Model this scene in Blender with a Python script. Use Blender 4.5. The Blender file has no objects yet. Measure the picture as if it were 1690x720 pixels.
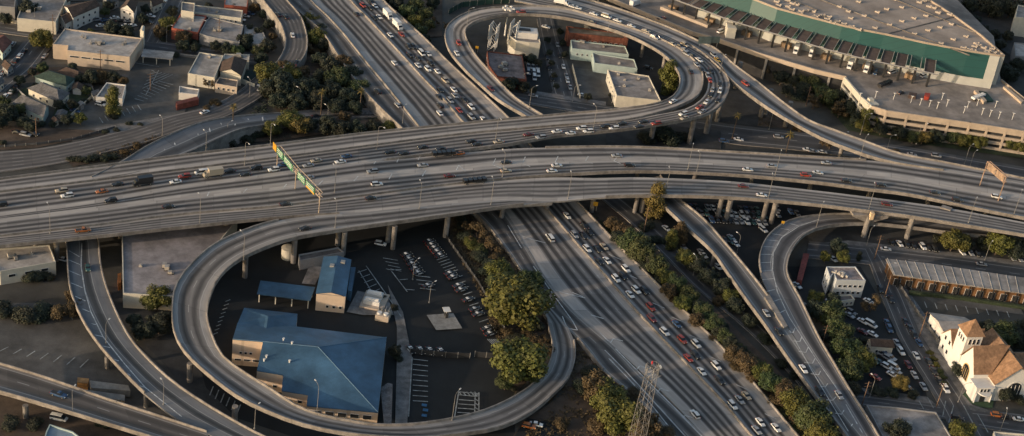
import bpy, bmesh, math, random
from mathutils import Vector, Matrix, noise
random.seed(7)
S = bpy.context.scene
C = S.collection
rad = math.radians
# ---------------------------------------------------------------- camera
FPX, PITCH, ROLL, CAMH = 2500.0, rad(31.0), rad(8.5), 325.0
_r0 = Vector((1, 0, 0)); _u0 = Vector((0, math.sin(PITCH), math.cos(PITCH))); FW = Vector((0, math.cos(PITCH), -math.sin(PITCH)))
CR = math.cos(ROLL)*_r0 + math.sin(ROLL)*_u0
CU = math.cos(ROLL)*_u0 - math.sin(ROLL)*_r0
EYE = Vector((0, 0, CAMH))
cd = bpy.data.cameras.new('camera'); cam = bpy.data.objects.new('camera', cd); C.objects.link(cam)
M3 = Matrix((CR, CU, -FW)).transposed()
cam.matrix_world = Matrix.Translation(EYE) @ M3.to_4x4()
cd.sensor_width = 36; cd.lens = 36*FPX/1690; cd.clip_start = 1; cd.clip_end = 20000
S.camera = cam
# ---------------------------------------------------------------- sun, sky, exposure
SUN_EL, SUN_AZ = rad(9.5), math.atan2(-0.53, -0.85)      # direction towards the sun in the xy plane
sd = Vector((math.cos(SUN_EL)*math.cos(SUN_AZ), math.cos(SUN_EL)*math.sin(SUN_AZ), math.sin(SUN_EL)))
ld = bpy.data.lights.new('sun', 'SUN'); ld.energy = 2.45; ld.angle = rad(0.6); ld.color = (1.0, 0.77, 0.56)
lo = bpy.data.objects.new('sun', ld); C.objects.link(lo)
lo.rotation_euler = sd.to_track_quat('Z', 'Y').to_euler()
w = bpy.data.worlds.new('World'); S.world = w; w.use_nodes = True
nt = w.node_tree; bg = nt.nodes['Background']
sky = nt.nodes.new('ShaderNodeTexSky'); sky.sky_type = 'NISHITA'; sky.sun_disc = False
sky.sun_elevation = SUN_EL; sky.sun_rotation = math.pi/2 - SUN_AZ
sky.air_density = 1.0; sky.dust_density = 3.5
nt.links.new(sky.outputs[0], bg.inputs[0]); bg.inputs[1].default_value = 0.15
S.view_settings.view_transform = 'Standard'; S.view_settings.look = 'None'
S.view_settings.exposure = 0.64; S.view_settings.gamma = 1

# ---------------------------------------------------------------- pixel ray helpers
def ray(x, y): return FW*FPX + CR*(x-845) + CU*(360-y)
def P(x, y, z=0.0):
    d = ray(x, y); return EYE + d*((z-CAMH)/d.z)
def proj(p):
    v = Vector(p)-EYE; k = FPX/v.dot(FW)
    return 845+v.dot(CR)*k, 360-v.dot(CU)*k
def plane_hit(x, y, pl):
    o, n = pl; d = ray(x, y); return EYE + d*((o-EYE).dot(n)/d.dot(n))
def mkplane(a, b, c): return (a, (b-a).cross(c-a).normalized())

# ---------------------------------------------------------------- materials
MATS = {}
def nodes(m):
    m.use_nodes = True; t = m.node_tree; return t, t.nodes['Principled BSDF']
def N(t, typ, **kw):
    n = t.nodes.new(typ)
    for k, v in kw.items(): setattr(n, k, v)
    return n
def mth(t, op, a, b=None, c=None):
    n = N(t, 'ShaderNodeMath', operation=op)
    for i, v in enumerate((a, b, c)):
        if v is None: continue
        if isinstance(v, (int, float)): n.inputs[i].default_value = v
        else: t.links.new(v, n.inputs[i])
    return n.outputs[0]
def mixc(t, f, a, b, blend='MIX'):
    n = N(t, 'ShaderNodeMix', data_type='RGBA', blend_type=blend)
    for i, v in ((0, f), (6, a), (7, b)):
        if isinstance(v, (int, float)): n.inputs[i].default_value = v
        elif isinstance(v, tuple): n.inputs[i].default_value = v if len(v) == 4 else (*v, 1)
        else: t.links.new(v, n.inputs[i])
    return n.outputs[2]
def noisef(t, vec, scale, detail=4, rough=.6):
    n = N(t, 'ShaderNodeTexNoise'); n.inputs['Scale'].default_value = scale; n.inputs['Detail'].default_value = detail
    n.inputs['Roughness'].default_value = rough
    if vec is not None: t.links.new(vec, n.inputs['Vector'])
    return n.outputs[0]
def mr(t, v, a, b, c, d):
    n = N(t, 'ShaderNodeMapRange'); t.links.new(v, n.inputs[0])
    for i, q in enumerate((a, b, c, d)): n.inputs[i+1].default_value = q
    return n.outputs[0]
def mat(name, col, rough=.8, var=.25, scale=.35, col2=None, metal=0, emit=0, fine=3.0, seams=None):
    if name in MATS: return MATS[name]
    m = bpy.data.materials.new(name); t, b = nodes(m)
    b.inputs['Roughness'].default_value = rough; b.inputs['Metallic'].default_value = metal
    if emit:
        b.inputs['Emission Color'].default_value = (*col, 1); b.inputs['Emission Strength'].default_value = emit
    g = N(t, 'ShaderNodeNewGeometry').outputs['Position']
    n1 = noisef(t, g, scale, 6); n2 = noisef(t, g, fine, 3)
    f = mr(t, mth(t, 'ADD', mth(t, 'MULTIPLY', n1, .65), mth(t, 'MULTIPLY', n2, .35)), .34, .66, 0, 1)
    lo_ = tuple(c*(1-var) for c in col); hi_ = tuple(min(1, c*(1+var)) for c in col)
    if col2: hi_ = col2
    c = mixc(t, f, lo_, hi_)
    if var >= .2 and not metal:      # broad stains and weathering
        n3 = noisef(t, g, scale*.25, 8, .7); c = mixc(t, 1.0, c, mixc(t, mr(t, n3, .35, .65, 0, 1), (.66,.65,.64), (1.26,1.26,1.26)), 'MULTIPLY')
    if seams:
        wv = N(t, 'ShaderNodeTexBrick'); t.links.new(g, wv.inputs['Vector'])
        wv.inputs['Scale'].default_value = 1; wv.inputs['Mortar Size'].default_value = .06
        wv.inputs['Brick Width'].default_value = seams[0]; wv.inputs['Row Height'].default_value = seams[1]
        c = mixc(t, mth(t, 'MULTIPLY', wv.outputs['Fac'], .35), c, tuple(x*.4 for x in col))
    t.links.new(c, b.inputs['Base Color'])
    MATS[name] = m; return m
def road_mat(name, nl, shl, shr, lane=(.235,.22,.205), light=(.38,.352,.32), dark=(.055,.052,.050), marks=True, lanew=3.6, contrast=1.0):
    """concrete or asphalt road: lane centres worn dark along the strip, unworn shoulders; uv0 = fraction across, metres along; uv1 = metres across"""
    m = bpy.data.materials.new(name); t, b = nodes(m); b.inputs['Roughness'].default_value = .85
    uv = N(t, 'ShaderNodeUVMap', uv_map='UVMap').outputs[0]; sp = N(t, 'ShaderNodeSeparateXYZ'); t.links.new(uv, sp.inputs[0])
    uv2 = N(t, 'ShaderNodeUVMap', uv_map='metres').outputs[0]
    v, u = sp.outputs[0], sp.outputs[1]
    # slow wander of the wheel tracks
    def stretched(sx, sy, scale):
        mp = N(t, 'ShaderNodeMapping'); t.links.new(uv2, mp.inputs[0]); mp.inputs['Scale'].default_value = (sx, sy, 1)
        return noisef(t, mp.outputs[0], scale, 5)
    T = mth(t, 'MULTIPLY', mth(t, 'DIVIDE', mth(t, 'SUBTRACT', v, shl), 1-shl-shr), nl)
    fr = mth(t, 'FRACT', T)
    bump = mth(t, 'MULTIPLY', mth(t, 'SUBTRACT', 1.0, mth(t, 'COSINE', mth(t, 'MULTIPLY', fr, 2*math.pi))), .5)
    bump = mth(t, 'POWER', bump, 1.3)
    inside = mth(t, 'MULTIPLY', mr(t, T, -.12, .12, 0, 1), mr(t, T, nl-.12, nl+.12, 1, 0))
    streak = stretched(.9, .012, 1.0)
    st2 = stretched(.35, .05, 1.6)
    # every lane its own wear
    lanefloor = mth(t, 'FLOOR', T); wn = N(t, 'ShaderNodeTexWhiteNoise', noise_dimensions='1D'); t.links.new(mth(t, 'ADD', lanefloor, len(MATS)*3.7), wn.inputs['W'])
    k = mth(t, 'MULTIPLY', mth(t, 'MULTIPLY', bump, inside), mth(t, 'MULTIPLY', mr(t, streak, .3, .7, .75, 1.3), mr(t, wn.outputs[0], 0, 1, .75, 1.3)))
    base = mixc(t, inside, light, lane)
    c = mixc(t, mth(t, 'MINIMUM', mth(t, 'MULTIPLY', k, contrast), 1.0), base, dark)
    c = mixc(t, 1.0, c, mixc(t, mr(t, st2, .3, .7, 0, 1), (.78,.78,.8), (1.18,1.16,1.14)), 'MULTIPLY')
    # expansion joints and slab patches
    jt = mth(t, 'LESS_THAN', mth(t, 'FRACT', mth(t, 'DIVIDE', u, 22.0)), .02)
    c = mixc(t, mth(t, 'MULTIPLY', jt, .22), c, (.04,.04,.04))
    slab = N(t, 'ShaderNodeTexWhiteNoise', noise_dimensions='2D'); cb = N(t, 'ShaderNodeCombineXYZ')
    t.links.new(lanefloor, cb.inputs[0]); t.links.new(mth(t, 'FLOOR', mth(t, 'DIVIDE', u, 11.0)), cb.inputs[1]); t.links.new(cb.outputs[0], slab.inputs['Vector'])
    c = mixc(t, 1.0, c, mixc(t, slab.outputs[0], (.84,.84,.84), (1.14,1.14,1.14)), 'MULTIPLY')
    if marks:
        g1 = mth(t, 'LESS_THAN', mth(t, 'ABSOLUTE', mth(t, 'SUBTRACT', fr, .5)), 2)  # 1
        near = mth(t, 'GREATER_THAN', mth(t, 'ABSOLUTE', mth(t, 'SUBTRACT', fr, .5)), .5-.035)
        inn = mth(t, 'MULTIPLY', mth(t, 'GREATER_THAN', T, .5), mth(t, 'LESS_THAN', T, nl-.5))
        dash = mth(t, 'LESS_THAN', mth(t, 'FRACT', mth(t, 'DIVIDE', u, 14.6)), .3)
        edge = mth(t, 'ADD', mth(t, 'LESS_THAN', mth(t, 'ABSOLUTE', T), .04), mth(t, 'LESS_THAN', mth(t, 'ABSOLUTE', mth(t, 'SUBTRACT', T, nl)), .04))
        mk = mth(t, 'ADD', mth(t, 'MULTIPLY', mth(t, 'MULTIPLY', near, inn), dash), edge)
        c = mixc(t, mth(t, 'MINIMUM', mth(t, 'MULTIPLY', mk, .5), 1.0), c, (.45,.44,.42))
    t.links.new(c, b.inputs['Base Color'])
    MATS[name] = m; return m

# ---------------------------------------------------------------- object helpers
def tag(o, label=None, cat=None, group=None, kind=None):
    if label: o['label'] = label
    if cat: o['category'] = cat
    if group: o['group'] = group
    if kind: o['kind'] = kind
    return o
def empty(name, loc, rz=0):
    o = bpy.data.objects.new(name, None); C.objects.link(o); o.location = loc; o.rotation_euler[2] = rz; o.empty_display_size = .5
    return o
def link(name, me, parent=None, loc=None):
    o = bpy.data.objects.new(name, me); C.objects.link(o)
    if parent is not None: o.parent = parent
    if loc is not None: o.location = loc
    return o
class MB:
    def __init__(s): s.v = []; s.f = []; s.m = []
    def face(s, pts, mi=0):
        i = len(s.v); s.v += [tuple(p) for p in pts]; s.f.append(tuple(range(i, i+len(pts)))); s.m.append(mi)
    def prism(s, top, z0, mi=0, topmi=None, bottom=True):
        """top = world points (counter-clockwise from above), extruded straight down to z0"""
        n = len(top)
        area = sum(top[i][0]*top[(i+1) % n][1]-top[(i+1) % n][0]*top[i][1] for i in range(n))
        if area < 0: top = list(reversed(top))
        i = len(s.v); s.v += [tuple(p) for p in top] + [(p[0], p[1], z0) for p in top]
        s.f.append(tuple(range(i, i+n))); s.m.append(mi if topmi is None else topmi)
        if bottom: s.f.append(tuple(range(i+2*n-1, i+n-1, -1))); s.m.append(mi)
        for k in range(n):
            j = (k+1) % n
            s.f.append((i+j, i+k, i+n+k, i+n+j)); s.m.append(mi)
    def box(s, c, sx, sy, sz, rz=0, mi=0, taper=1.0):
        """c = centre of the bottom face"""
        ca, sa = math.cos(rz), math.sin(rz); i = len(s.v)
        for zz, k in ((0, 1), (sz, taper)):
            for dx, dy in ((-1,-1),(1,-1),(1,1),(-1,1)):
                x, y = dx*sx*.5*k, dy*sy*.5*k
                s.v.append((c[0]+x*ca-y*sa, c[1]+x*sa+y*ca, c[2]+zz))
        for f in ((3,2,1,0),(4,5,6,7),(0,1,5,4),(1,2,6,5),(2,3,7,6),(3,0,4,7)):
            s.f.append(tuple(i+q for q in f)); s.m.append(mi)
    def bar(s, a, b, r, n=6, r2=None, mi=0):
        a = Vector(a); b = Vector(b); d = (b-a)
        if d.length < 1e-6: return
        d.normalize(); x = d.orthogonal().normalized(); y = d.cross(x); r2 = r if r2 is None else r2; i = len(s.v)
        for p, rr in ((a, r), (b, r2)):
            for k in range(n):
                an = 2*math.pi*k/n+math.pi/n; s.v.append(tuple(p+x*math.cos(an)*rr+y*math.sin(an)*rr))
        for k in range(n):
            j = (k+1) % n; s.f.append((i+k, i+j, i+n+j, i+n+k)); s.m.append(mi)
        s.f.append(tuple(range(i+n-1, i-1, -1))); s.m.append(mi); s.f.append(tuple(range(i+n, i+2*n))); s.m.append(mi)
    def mesh(s, name, mats):
        me = bpy.data.meshes.new(name); me.from_pydata(s.v, [], s.f)
        for m in (mats if isinstance(mats, (list, tuple)) else [mats]): me.materials.append(m)
        if any(s.m): me.polygons.foreach_set('material_index', s.m)
        me.update(); return me
    def build(s, name, mats, parent=None, loc=None): return link(name, s.mesh(name, mats), parent, loc)

# ---------------------------------------------------------------- common materials
M_conc = mat('concrete', (.27,.25,.225), .85, .3, .25)
M_parapet = mat('parapet_concrete', (.225,.205,.185), .85, .25, .4)
M_white = mat('white_paint', (.62,.61,.58), .6, .12)
M_line = mat('road_paint', (.55,.55,.53), .7, .3, 1.2)
M_asph = mat('asphalt', (.040,.041,.041), .9, .3, .15)
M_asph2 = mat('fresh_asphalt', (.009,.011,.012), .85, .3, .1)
M_asph3 = mat('old_asphalt', (.085,.083,.078), .9, .3, .12)
M_walk = mat('pavement_concrete', (.16,.155,.15), .9, .3, .4)
M_dirt = mat('dry_soil', (.085,.062,.045), .95, .45, .12)
M_grass = mat('grass', (.03,.045,.02), .95, .5, .2)
M_ground = mat('city_ground', (.055,.054,.048), .95, .45, .05)
M_steel = mat('galvanised_steel', (.34,.33,.31), .5, .1, metal=.4)
M_dark = mat('dark_metal', (.03,.03,.03), .5, .2)
M_glass = mat('window_glass', (.02,.024,.03), .15, .2)
M_red = mat('red_paint', (.35,.05,.03), .6, .2)
M_yel = mat('yellow_paint', (.55,.33,.04), .6, .2)

# ================================================================ ground
g = MB(); g.face([(-6000,-1500,0),(6000,-1500,0),(6000,9000,0),(-6000,9000,0)])
tag(g.build('ground', M_ground), 'brown grey city ground between the roads and lots', kind='structure')
_pz = [0.0]
def patch(name, pts, m, label, z=None):
    if z is None: _pz[0] += .012; z = .02 + _pz[0]
    b = MB(); pp = [P(x, y, z) for x, y in pts]
    bm = bmesh.new(); f = bm.faces.new([bm.verts.new(p) for p in pp])
    if f.normal.z < 0: pass
    bmesh.ops.recalc_face_normals(bm, faces=bm.faces)
    bm.faces.ensure_lookup_table(); bm.normal_update()
    if bm.faces[0].normal.z < 0: bmesh.ops.reverse_faces(bm, faces=bm.faces)
    bmesh.ops.triangulate(bm, faces=bm.faces)
    me = bpy.data.meshes.new(name); bm.to_mesh(me); bm.free(); me.materials.append(m)
    return tag(link(name, me), label, kind='structure')

# ================================================================ roads
def cr(p0, p1, p2, p3, t):
    return [.5*((2*b)+(-a+c)*t+(2*a-5*b+4*c-d)*t*t+(-a+3*b-3*c+d)*t*t*t) for a, b, c, d in zip(p0, p1, p2, p3)]
class Road: pass
def road(name, pairs, m, label, par='LR', solid=False, thick=1.7, step=5.0, zoff=0.0, prange=None, ph=.85, below=None):
    """pairs: (lx, ly, rx, ry, z) edge pixels of the paved surface, L = far/upper or left edge"""
    r = Road(); r.name = name
    W = []
    for lx, ly, rx, ry, z in pairs:
        a, b = P(lx, ly, z+zoff), P(rx, ry, z+zoff); W.append((*a, *b))
    W = [[2*a-b for a, b in zip(W[0], W[1])]] + W + [[2*a-b for a, b in zip(W[-1], W[-2])]]
    L, R = [], []
    for i in range(1, len(W)-2):
        d = max((Vector(W[i+1][:3])-Vector(W[i][:3])).length, (Vector(W[i+1][3:])-Vector(W[i][3:])).length)
        n = max(1, int(d/step))
        for k in range(n):
            q = cr(W[i-1], W[i], W[i+1], W[i+2], k/n); L.append(Vector(q[:3])); R.append(Vector(q[3:]))
    L.append(Vector(W[-2][:3])); R.append(Vector(W[-2][3:]))
    r.L, r.R = L, R; n = len(L)
    r.Cn = [(a+b)*.5 for a, b in zip(L, R)]
    us = [0.0]
    for i in range(1, n): us.append(us[-1]+(r.Cn[i]-r.Cn[i-1]).length)
    r.us = us
    bm = bmesh.new(); uv = bm.loops.layers.uv.new('UVMap'); uv2 = bm.loops.layers.uv.new('metres')
    K = 3
    rows = []
    for i in range(n):
        rows.append([bm.verts.new(L[i].lerp(R[i], k/K)) for k in range(K+1)])
    def setuv(f, i, ks):
        wdt = [(L[q]-R[q]).length for q in (i, i+1)]
        data = {rows[i][k]: (k/K, us[i], wdt[0]*k/K) for k in ks}; data.update({rows[i+1][k]: (k/K, us[i+1], wdt[1]*k/K) for k in ks})
        for lp in f.loops:
            q = data[lp.vert]; lp[uv].uv = (q[0], q[1]); lp[uv2].uv = (q[2], q[1])
    for i in range(n-1):
        for k in range(K):
            f = bm.faces.new((rows[i][k], rows[i][k+1], rows[i+1][k+1], rows[i+1][k])); setuv(f, i, (k, k+1)); f.normal_update()
            if f.normal.z < 0: f.normal_flip()
    # sides and soffit
    def ring(i):
        a, b = L[i], R[i]; d = (b-a); wd = d.length; d = Vector((d.x, d.y, 0)).normalized() if d.length > 1e-6 else Vector((1,0,0))
        if solid:
            zb = -.5
            pts = [Vector((a.x, a.y, zb)), Vector((b.x, b.y, zb))]
        else:
            ins = min(1.6, wd*.2)
            pts = [a+Vector((0,0,-.7)), a+d*ins+Vector((0,0,-thick)), b-d*ins+Vector((0,0,-thick)), b+Vector((0,0,-.7))]
        return [bm.verts.new(p) for p in pts]
    rg = [ring(i) for i in range(n)]
    for i in range(n-1):
        a, b = rg[i], rg[i+1]
        chain_a = [rows[i][0]] + a + [rows[i][K]]; chain_b = [rows[i+1][0]] + b + [rows[i+1][K]]
        for k in range(len(chain_a)-1):
            if solid and k == 1: continue
            f = bm.faces.new((chain_a[k], chain_a[k+1], chain_b[k+1], chain_b[k])); f.material_index = 1
    for i in (0, n-1):
        try:
            f = bm.faces.new([rows[i][0]]+rg[i]+[rows[i][K]]); f.material_index = 1
        except Exception: pass
    bm.normal_update()
    me = bpy.data.meshes.new(name); bm.to_mesh(me); bm.free(); me.materials.append(m); me.materials.append(M_conc)
    r.o = tag(link(name, me), label, kind='structure')
    for side, E_, O_ in (('L', L, R), ('R', R, L)):
        if side not in par: continue
        i0, i1 = 0, n-1
        if prange and side in prange:
            i0 = int(prange[side][0]*(n-1)); i1 = int(prange[side][1]*(n-1))
        wall_along(E_[i0:i1+1], O_[i0:i1+1], r.o, ph)
    return r
def wall_along(Eg, Ot, parent, h=.85, wdt=.35, drop=.75, m=None, name='barrier'):
    """parapet: sits on the edge, outer face hangs a little proud of the slab"""
    b = MB(); n = len(Eg); v = []
    for a, o in zip(Eg, Ot):
        d = (o-a); d.z = 0
        d = d.normalized() if d.length > 1e-6 else Vector((0,1,0))
        out = a-d*.06
        v += [out+Vector((0,0,-drop)), out+Vector((0,0,h)), a+d*wdt+Vector((0,0,h)), a+d*(wdt+.12)+Vector((0,0,.004))]
    b.v = [tuple(q) for q in v]
    for i in range(n-1):
        p, q = i*4, i*4+4
        for k in range(3): b.f.append((p+k, p+k+1, q+k+1, q+k)); b.m.append(0)
        b.f.append((p+3, p, q, q+3)); b.m.append(0)
    b.f.append((3,2,1,0)); b.m.append(0); e = (n-1)*4; b.f.append((e, e+1, e+2, e+3)); b.m.append(0)
    me = b.mesh(name, m or M_parapet); bm = bmesh.new(); bm.from_mesh(me); bmesh.ops.recalc_face_normals(bm, faces=bm.faces); bm.to_mesh(me); bm.free()
    return link(name, me, parent)
def zat(r, p):
    best = min(range(len(r.Cn)), key=lambda i: (r.Cn[i].x-p.x)**2+(r.Cn[i].y-p.y)**2); return best
def hit(r, x, y, dz=0.0):
    z = r.Cn[len(r.Cn)//2].z
    # try each station height, keep the one that lands nearest its own centre line
    best = None
    for i in range(0, len(r.Cn), 2):
        q = P(x, y, r.Cn[i].z+dz); d = (q.x-r.Cn[i].x)**2+(q.y-r.Cn[i].y)**2
        if best is None or d < best[0]: best = (d, i, q)
    i = best[1]
    for _ in range(3):
        q = P(x, y, r.Cn[i].z+dz); i = min(range(len(r.Cn)), key=lambda k: (r.Cn[k].x-q.x)**2+(r.Cn[k].y-q.y)**2)
    # surface height between the two edges at this station
    j = min(i+1, len(r.Cn)-1); k = max(j-1, 0)
    tg = (r.Cn[j]-r.Cn[k])
    seg = max(tg.length, 1e-6); tt = max(0, min(1, (Vector((q.x, q.y, 0))-Vector((r.Cn[k].x, r.Cn[k].y, 0))).dot(Vector((tg.x, tg.y, 0)))/(seg*seg)))
    zz = r.Cn[k].z*(1-tt)+r.Cn[j].z*tt
    q = P(x, y, zz+dz); q.z = zz
    return q, tg.normalized()
def marks(r, lines, wid=.3, m=None, name='road_marking'):
    b = MB()
    for ln in lines:
        pts = []
        for (x0, y0), (x1, y1) in zip(ln[:-1], ln[1:]):
            k = max(1, int(math.hypot(x1-x0, y1-y0)/14)) 
            pts += [(x0+(x1-x0)*j/k, y0+(y1-y0)*j/k) for j in range(k)]
        pts.append(ln[-1])
        W = [(hit(r, x, y)[0] if r else P(x, y, .5)) for x, y in pts]
        for p, q in zip(W[:-1], W[1:]):
            d = q-p; s = Vector((-d.y, d.x, 0)); 
            if s.length < 1e-6: continue
            s = s.normalized()*wid*.5; up = Vector((0,0,.035))
            f = [p-s+up, q-s+up, q+s+up, p+s+up]
            b.face(f)
    o = b.build(name, m or M_line, r.o if r else None); return o
def pillar(r, x, y, rad_=1.0, cap=0, n=10, z0=0):
    p = P(x, y, z0); i = zat(r, p); zt = r.Cn[i].z-1.3
    b = MB(); b.bar((p.x, p.y, -.3), (p.x, p.y, zt), rad_, n, rad_*1.05)
    if cap:
        d = (r.R[i]-r.L[i]); d.z = 0; d.normalize()
        a = Vector((p.x, p.y, zt-1.2)); b.box((p.x, p.y, zt-1.5), cap, 2.0, 1.2, math.atan2(d.y, d.x))
    return b.build('pillar', mat('pillar_concrete', (.19,.175,.16), .9, .3, .4), r.o)

MA_w = road_mat('freeway_west_lanes', 4, .22, .12, contrast=1.25)
MA_e = road_mat('freeway_east_lanes', 4, .10, .24, contrast=1.25)
MA_c = road_mat('collector_lanes', 2, .10, .12, lane=(.15,.14,.13), light=(.22,.21,.195), dark=(.055,.052,.05))
MN = road_mat('upper_strip_lanes', 2, .12, .34)
MT = road_mat('traffic_lanes', 4, .04, .13)
MM1 = road_mat('gore_lanes', 2, .06, .26)
MM2 = road_mat('middle_deck_lanes', 3, .14, .12, contrast=1.15)
MS = road_mat('near_deck_lanes', 4, .10, .14)
ML = road_mat('loop_ramp_lanes', 2, .15, .22, light=(.29,.28,.265), lane=(.2,.19,.18), contrast=1.15)
MK = road_mat('side_ramp_lanes', 1, .40, .34, light=(.15,.155,.16), lane=(.09,.095,.1), dark=(.035,.04,.044), contrast=1.1)
MJ = road_mat('corner_ramp_lanes', 2, .12, .2, light=(.2,.185,.17), lane=(.11,.1,.092), dark=(.07,.064,.058))
MR3 = road_mat('branch_ramp_lanes', 1, .28, .3, light=(.3,.28,.26), lane=(.2,.19,.18))
MPm = road_mat('merge_ramp_lanes', 1, .18, .22, light=(.2,.195,.185), lane=(.16,.155,.15), dark=(.055,.053,.052))
MG = road_mat('hook_ramp_lanes', 1, .42, .12, light=(.17,.17,.175), lane=(.12,.12,.125), dark=(.04,.04,.043), contrast=1.1)
MV = road_mat('arterial_lanes', 5, .05, .06, light=(.17,.155,.14), lane=(.13,.12,.112), dark=(.075,.072,.07))
MU = road_mat('on_ramp_lanes', 1, .5, .1, light=(.17,.17,.175), lane=(.12,.12,.12), dark=(.06,.06,.062))
MQ = road_mat('frontage_lanes', 2, .1, .1, light=(.09,.09,.092), lane=(.075,.078,.08), dark=(.05,.052,.055))
MST = road_mat('street_lanes', 2, .16, .16, light=(.085,.085,.085), lane=(.08,.08,.082), dark=(.055,.056,.058))

RD = {}
# main freeway running away under the decks --- z falls from 6.5 in the north to 1 in the south
_ae = [(560,-35,612,-35,6.5),(577,0,632,0,6.5),(605,30,665,31,6.5),(633,60,700,63,6.5),(667,97,731,94,6.5),(700,133,766,127,6.3),(733,167,803,161,6.0),(763,202,840,196,5.5),(790,229,868,230,4.5),(850,288,920,292,3.2),(907,352,955,335,2.2),(950,402,1013,397,1.6),(1000,458,1073,458,1.3),(1049,514,1130,514,1),(1119,588,1205,588,1),(1190,662,1268,662,1),(1228,708,1306,708,1),(1260,745,1338,745,1)]
_aw = [(495,-35,560,-35,6.5),(512,0,577,0,6.5),(540,27,605,30,6.5),(570,60,633,60,6.5),(602,100,667,97,6.5),(633,137,700,133,6.3),(663,174,733,167,6.0),(694,213,763,202,5.5),(715,240,790,229,4.5),(780,300,850,288,3.2),(830,352,907,352,2.2),(866,402,950,402,1.6),(901,458,1000,458,1.3),(948,514,1049,514,1),(1018,576,1119,588,1),(1096,650,1190,662,1),(1152,708,1228,708,1),(1188,745,1260,745,1)]
RD['AE'] = road('freeway', _ae, MA_e, 'right hand half of the wide freeway that dives under the decks', 'R', solid=True, ph=.8)
RD['AW'] = road('freeway', _aw, MA_w, 'left hand half of the wide freeway that dives under the decks', '', solid=True, zoff=.01)
_ac = [(445,-35,495,-35,6.6),(470,0,512,0,6.6),(500,27,540,27,6.6),(532,55,570,60,6.6),(562,100,602,100,6.6),(588,137,633,137,6.4),(622,174,663,174,6.1),(664,214,694,213,5.6)]
RD['AC'] = road('collector_road', _ac, MA_c, 'narrow collector road along the left wall of the upper freeway', 'LR', solid=True, ph=.9)
_as = [(760,330,800,318,2.6),(800,366,836,352,2.2),(835,410,866,402,1.7),(868,458,901,458,1.35),(905,512,948,514,1.1),(960,566,1018,576,1.02),(995,611,1060,620,1.02),(1049,656,1096,655,1.02),(1097,706,1152,708,1.02),(1130,745,1188,745,1.02)]
RD['AS'] = road('collector_road', _as, MA_c, 'dark collector road along the left edge of the lower freeway', '', solid=True, zoff=.02)
def median(r, side, name, h=.95, w=.5, i0=0, i1=None):
    Eg = (r.L if side == 'L' else r.R)[i0:i1]; Ot = (r.R if side == 'L' else r.L)[i0:i1]
    return wall_along(Eg, Ot, r.o, h, w, .1, M_parapet)
median(RD['AE'], 'L', 'median')
# upper strip + loop
_n = [(-40,301,-40,323,12),(0,296,0,318,12),(150,277,150,300,12),(300,257,300,281,12),(455,239,455,262,12),(600,221,600,243,12),(767,204,767,222,12.3),(928,189,915,209,13),(1010,182,1020,201,14),(1067,175,1087,187,15),(1100,166,1128,173,15.5),(1116,153,1153,157,16),(1122,133,1161,133,16),(1116,115,1153,108,16),(1093,90,1120,80,16),(1053,67,1075,59,16),(1018,53,1030,43,16),(985,43,985,29,15.5),(945,33,945,17,15.2),(894,26,903,11,15),(839,25,850,11,14.5),(795,33,792,16,14),(771,46,757,28,13),(769,62,735,50,12),(783,89,740,82,11.5),(802,112,763,112,10.5),(825,137,790,138,9.5),(853,164,822,166,8.5),(894,190,864,191,7.5),(935,214,905,217,6.5)]
RD['N'] = road('loop_ramp', _n, MN, 'inner lanes of the upper loop, running on as the far strip of the deck', 'LR', prange={'R':(.0,1)})
_t = [(-40,323,-40,362,12),(0,318,0,356,12),(150,300,150,336,12),(300,281,300,310,12),(455,262,455,289,12),(600,243,600,269,12),(767,222,767,249,12.3),(840,216,842,239,12.6),(915,209,917,226,13),(1020,201,1034,214,14),(1087,189,1130,199,15),(1130,180,1170,188,15.5),(1156,165,1192,171,16),(1168,145,1204,143,16),(1166,122,1195,117,16),(1148,101,1177,99,16),(1120,82,1150,82,16),(1075,59,1112,63,16),(1030,43,1060,42,16),(985,29,1003,22,15.8),(945,17,955,7,15.5),(903,11,905,-5,15.2),(850,1,850,-18,15)]
RD['T'] = road('loop_ramp', _t, MT, 'outer lanes of the upper loop, crowded with cars bending onto the deck', 'R', prange={'R':(.33,.80)}, zoff=.015)
_r3 = [(850,-18,850,-30,15),(905,-5,908,-14,15.2),(955,7,960,-2,15.5),(1003,22,1010,12,15.8),(1060,42,1070,33,16),(1112,63,1120,53,16),(1150,82,1158,71,16),(1180,107,1182,82,16),(1213,139,1212,108,16),(1248,166,1250,136,15.5),(1276,185,1290,168,15),(1303,201,1334,199,14.5),(1355,229,1378,216,13.8),(1400,247,1422,232,13),(1445,262,1487,255,12.5),(1495,273,1550,267,12.1),(1600,288,1630,283,12),(1690,303,1690,295,12),(1750,314,1750,306,12)]
RD['R3'] = road('branch_ramp', _r3, MR3, 'long branch ramp sliding down from the loop top to the right', 'LR', prange={'L':(.32,.86)}, zoff=.03)
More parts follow.
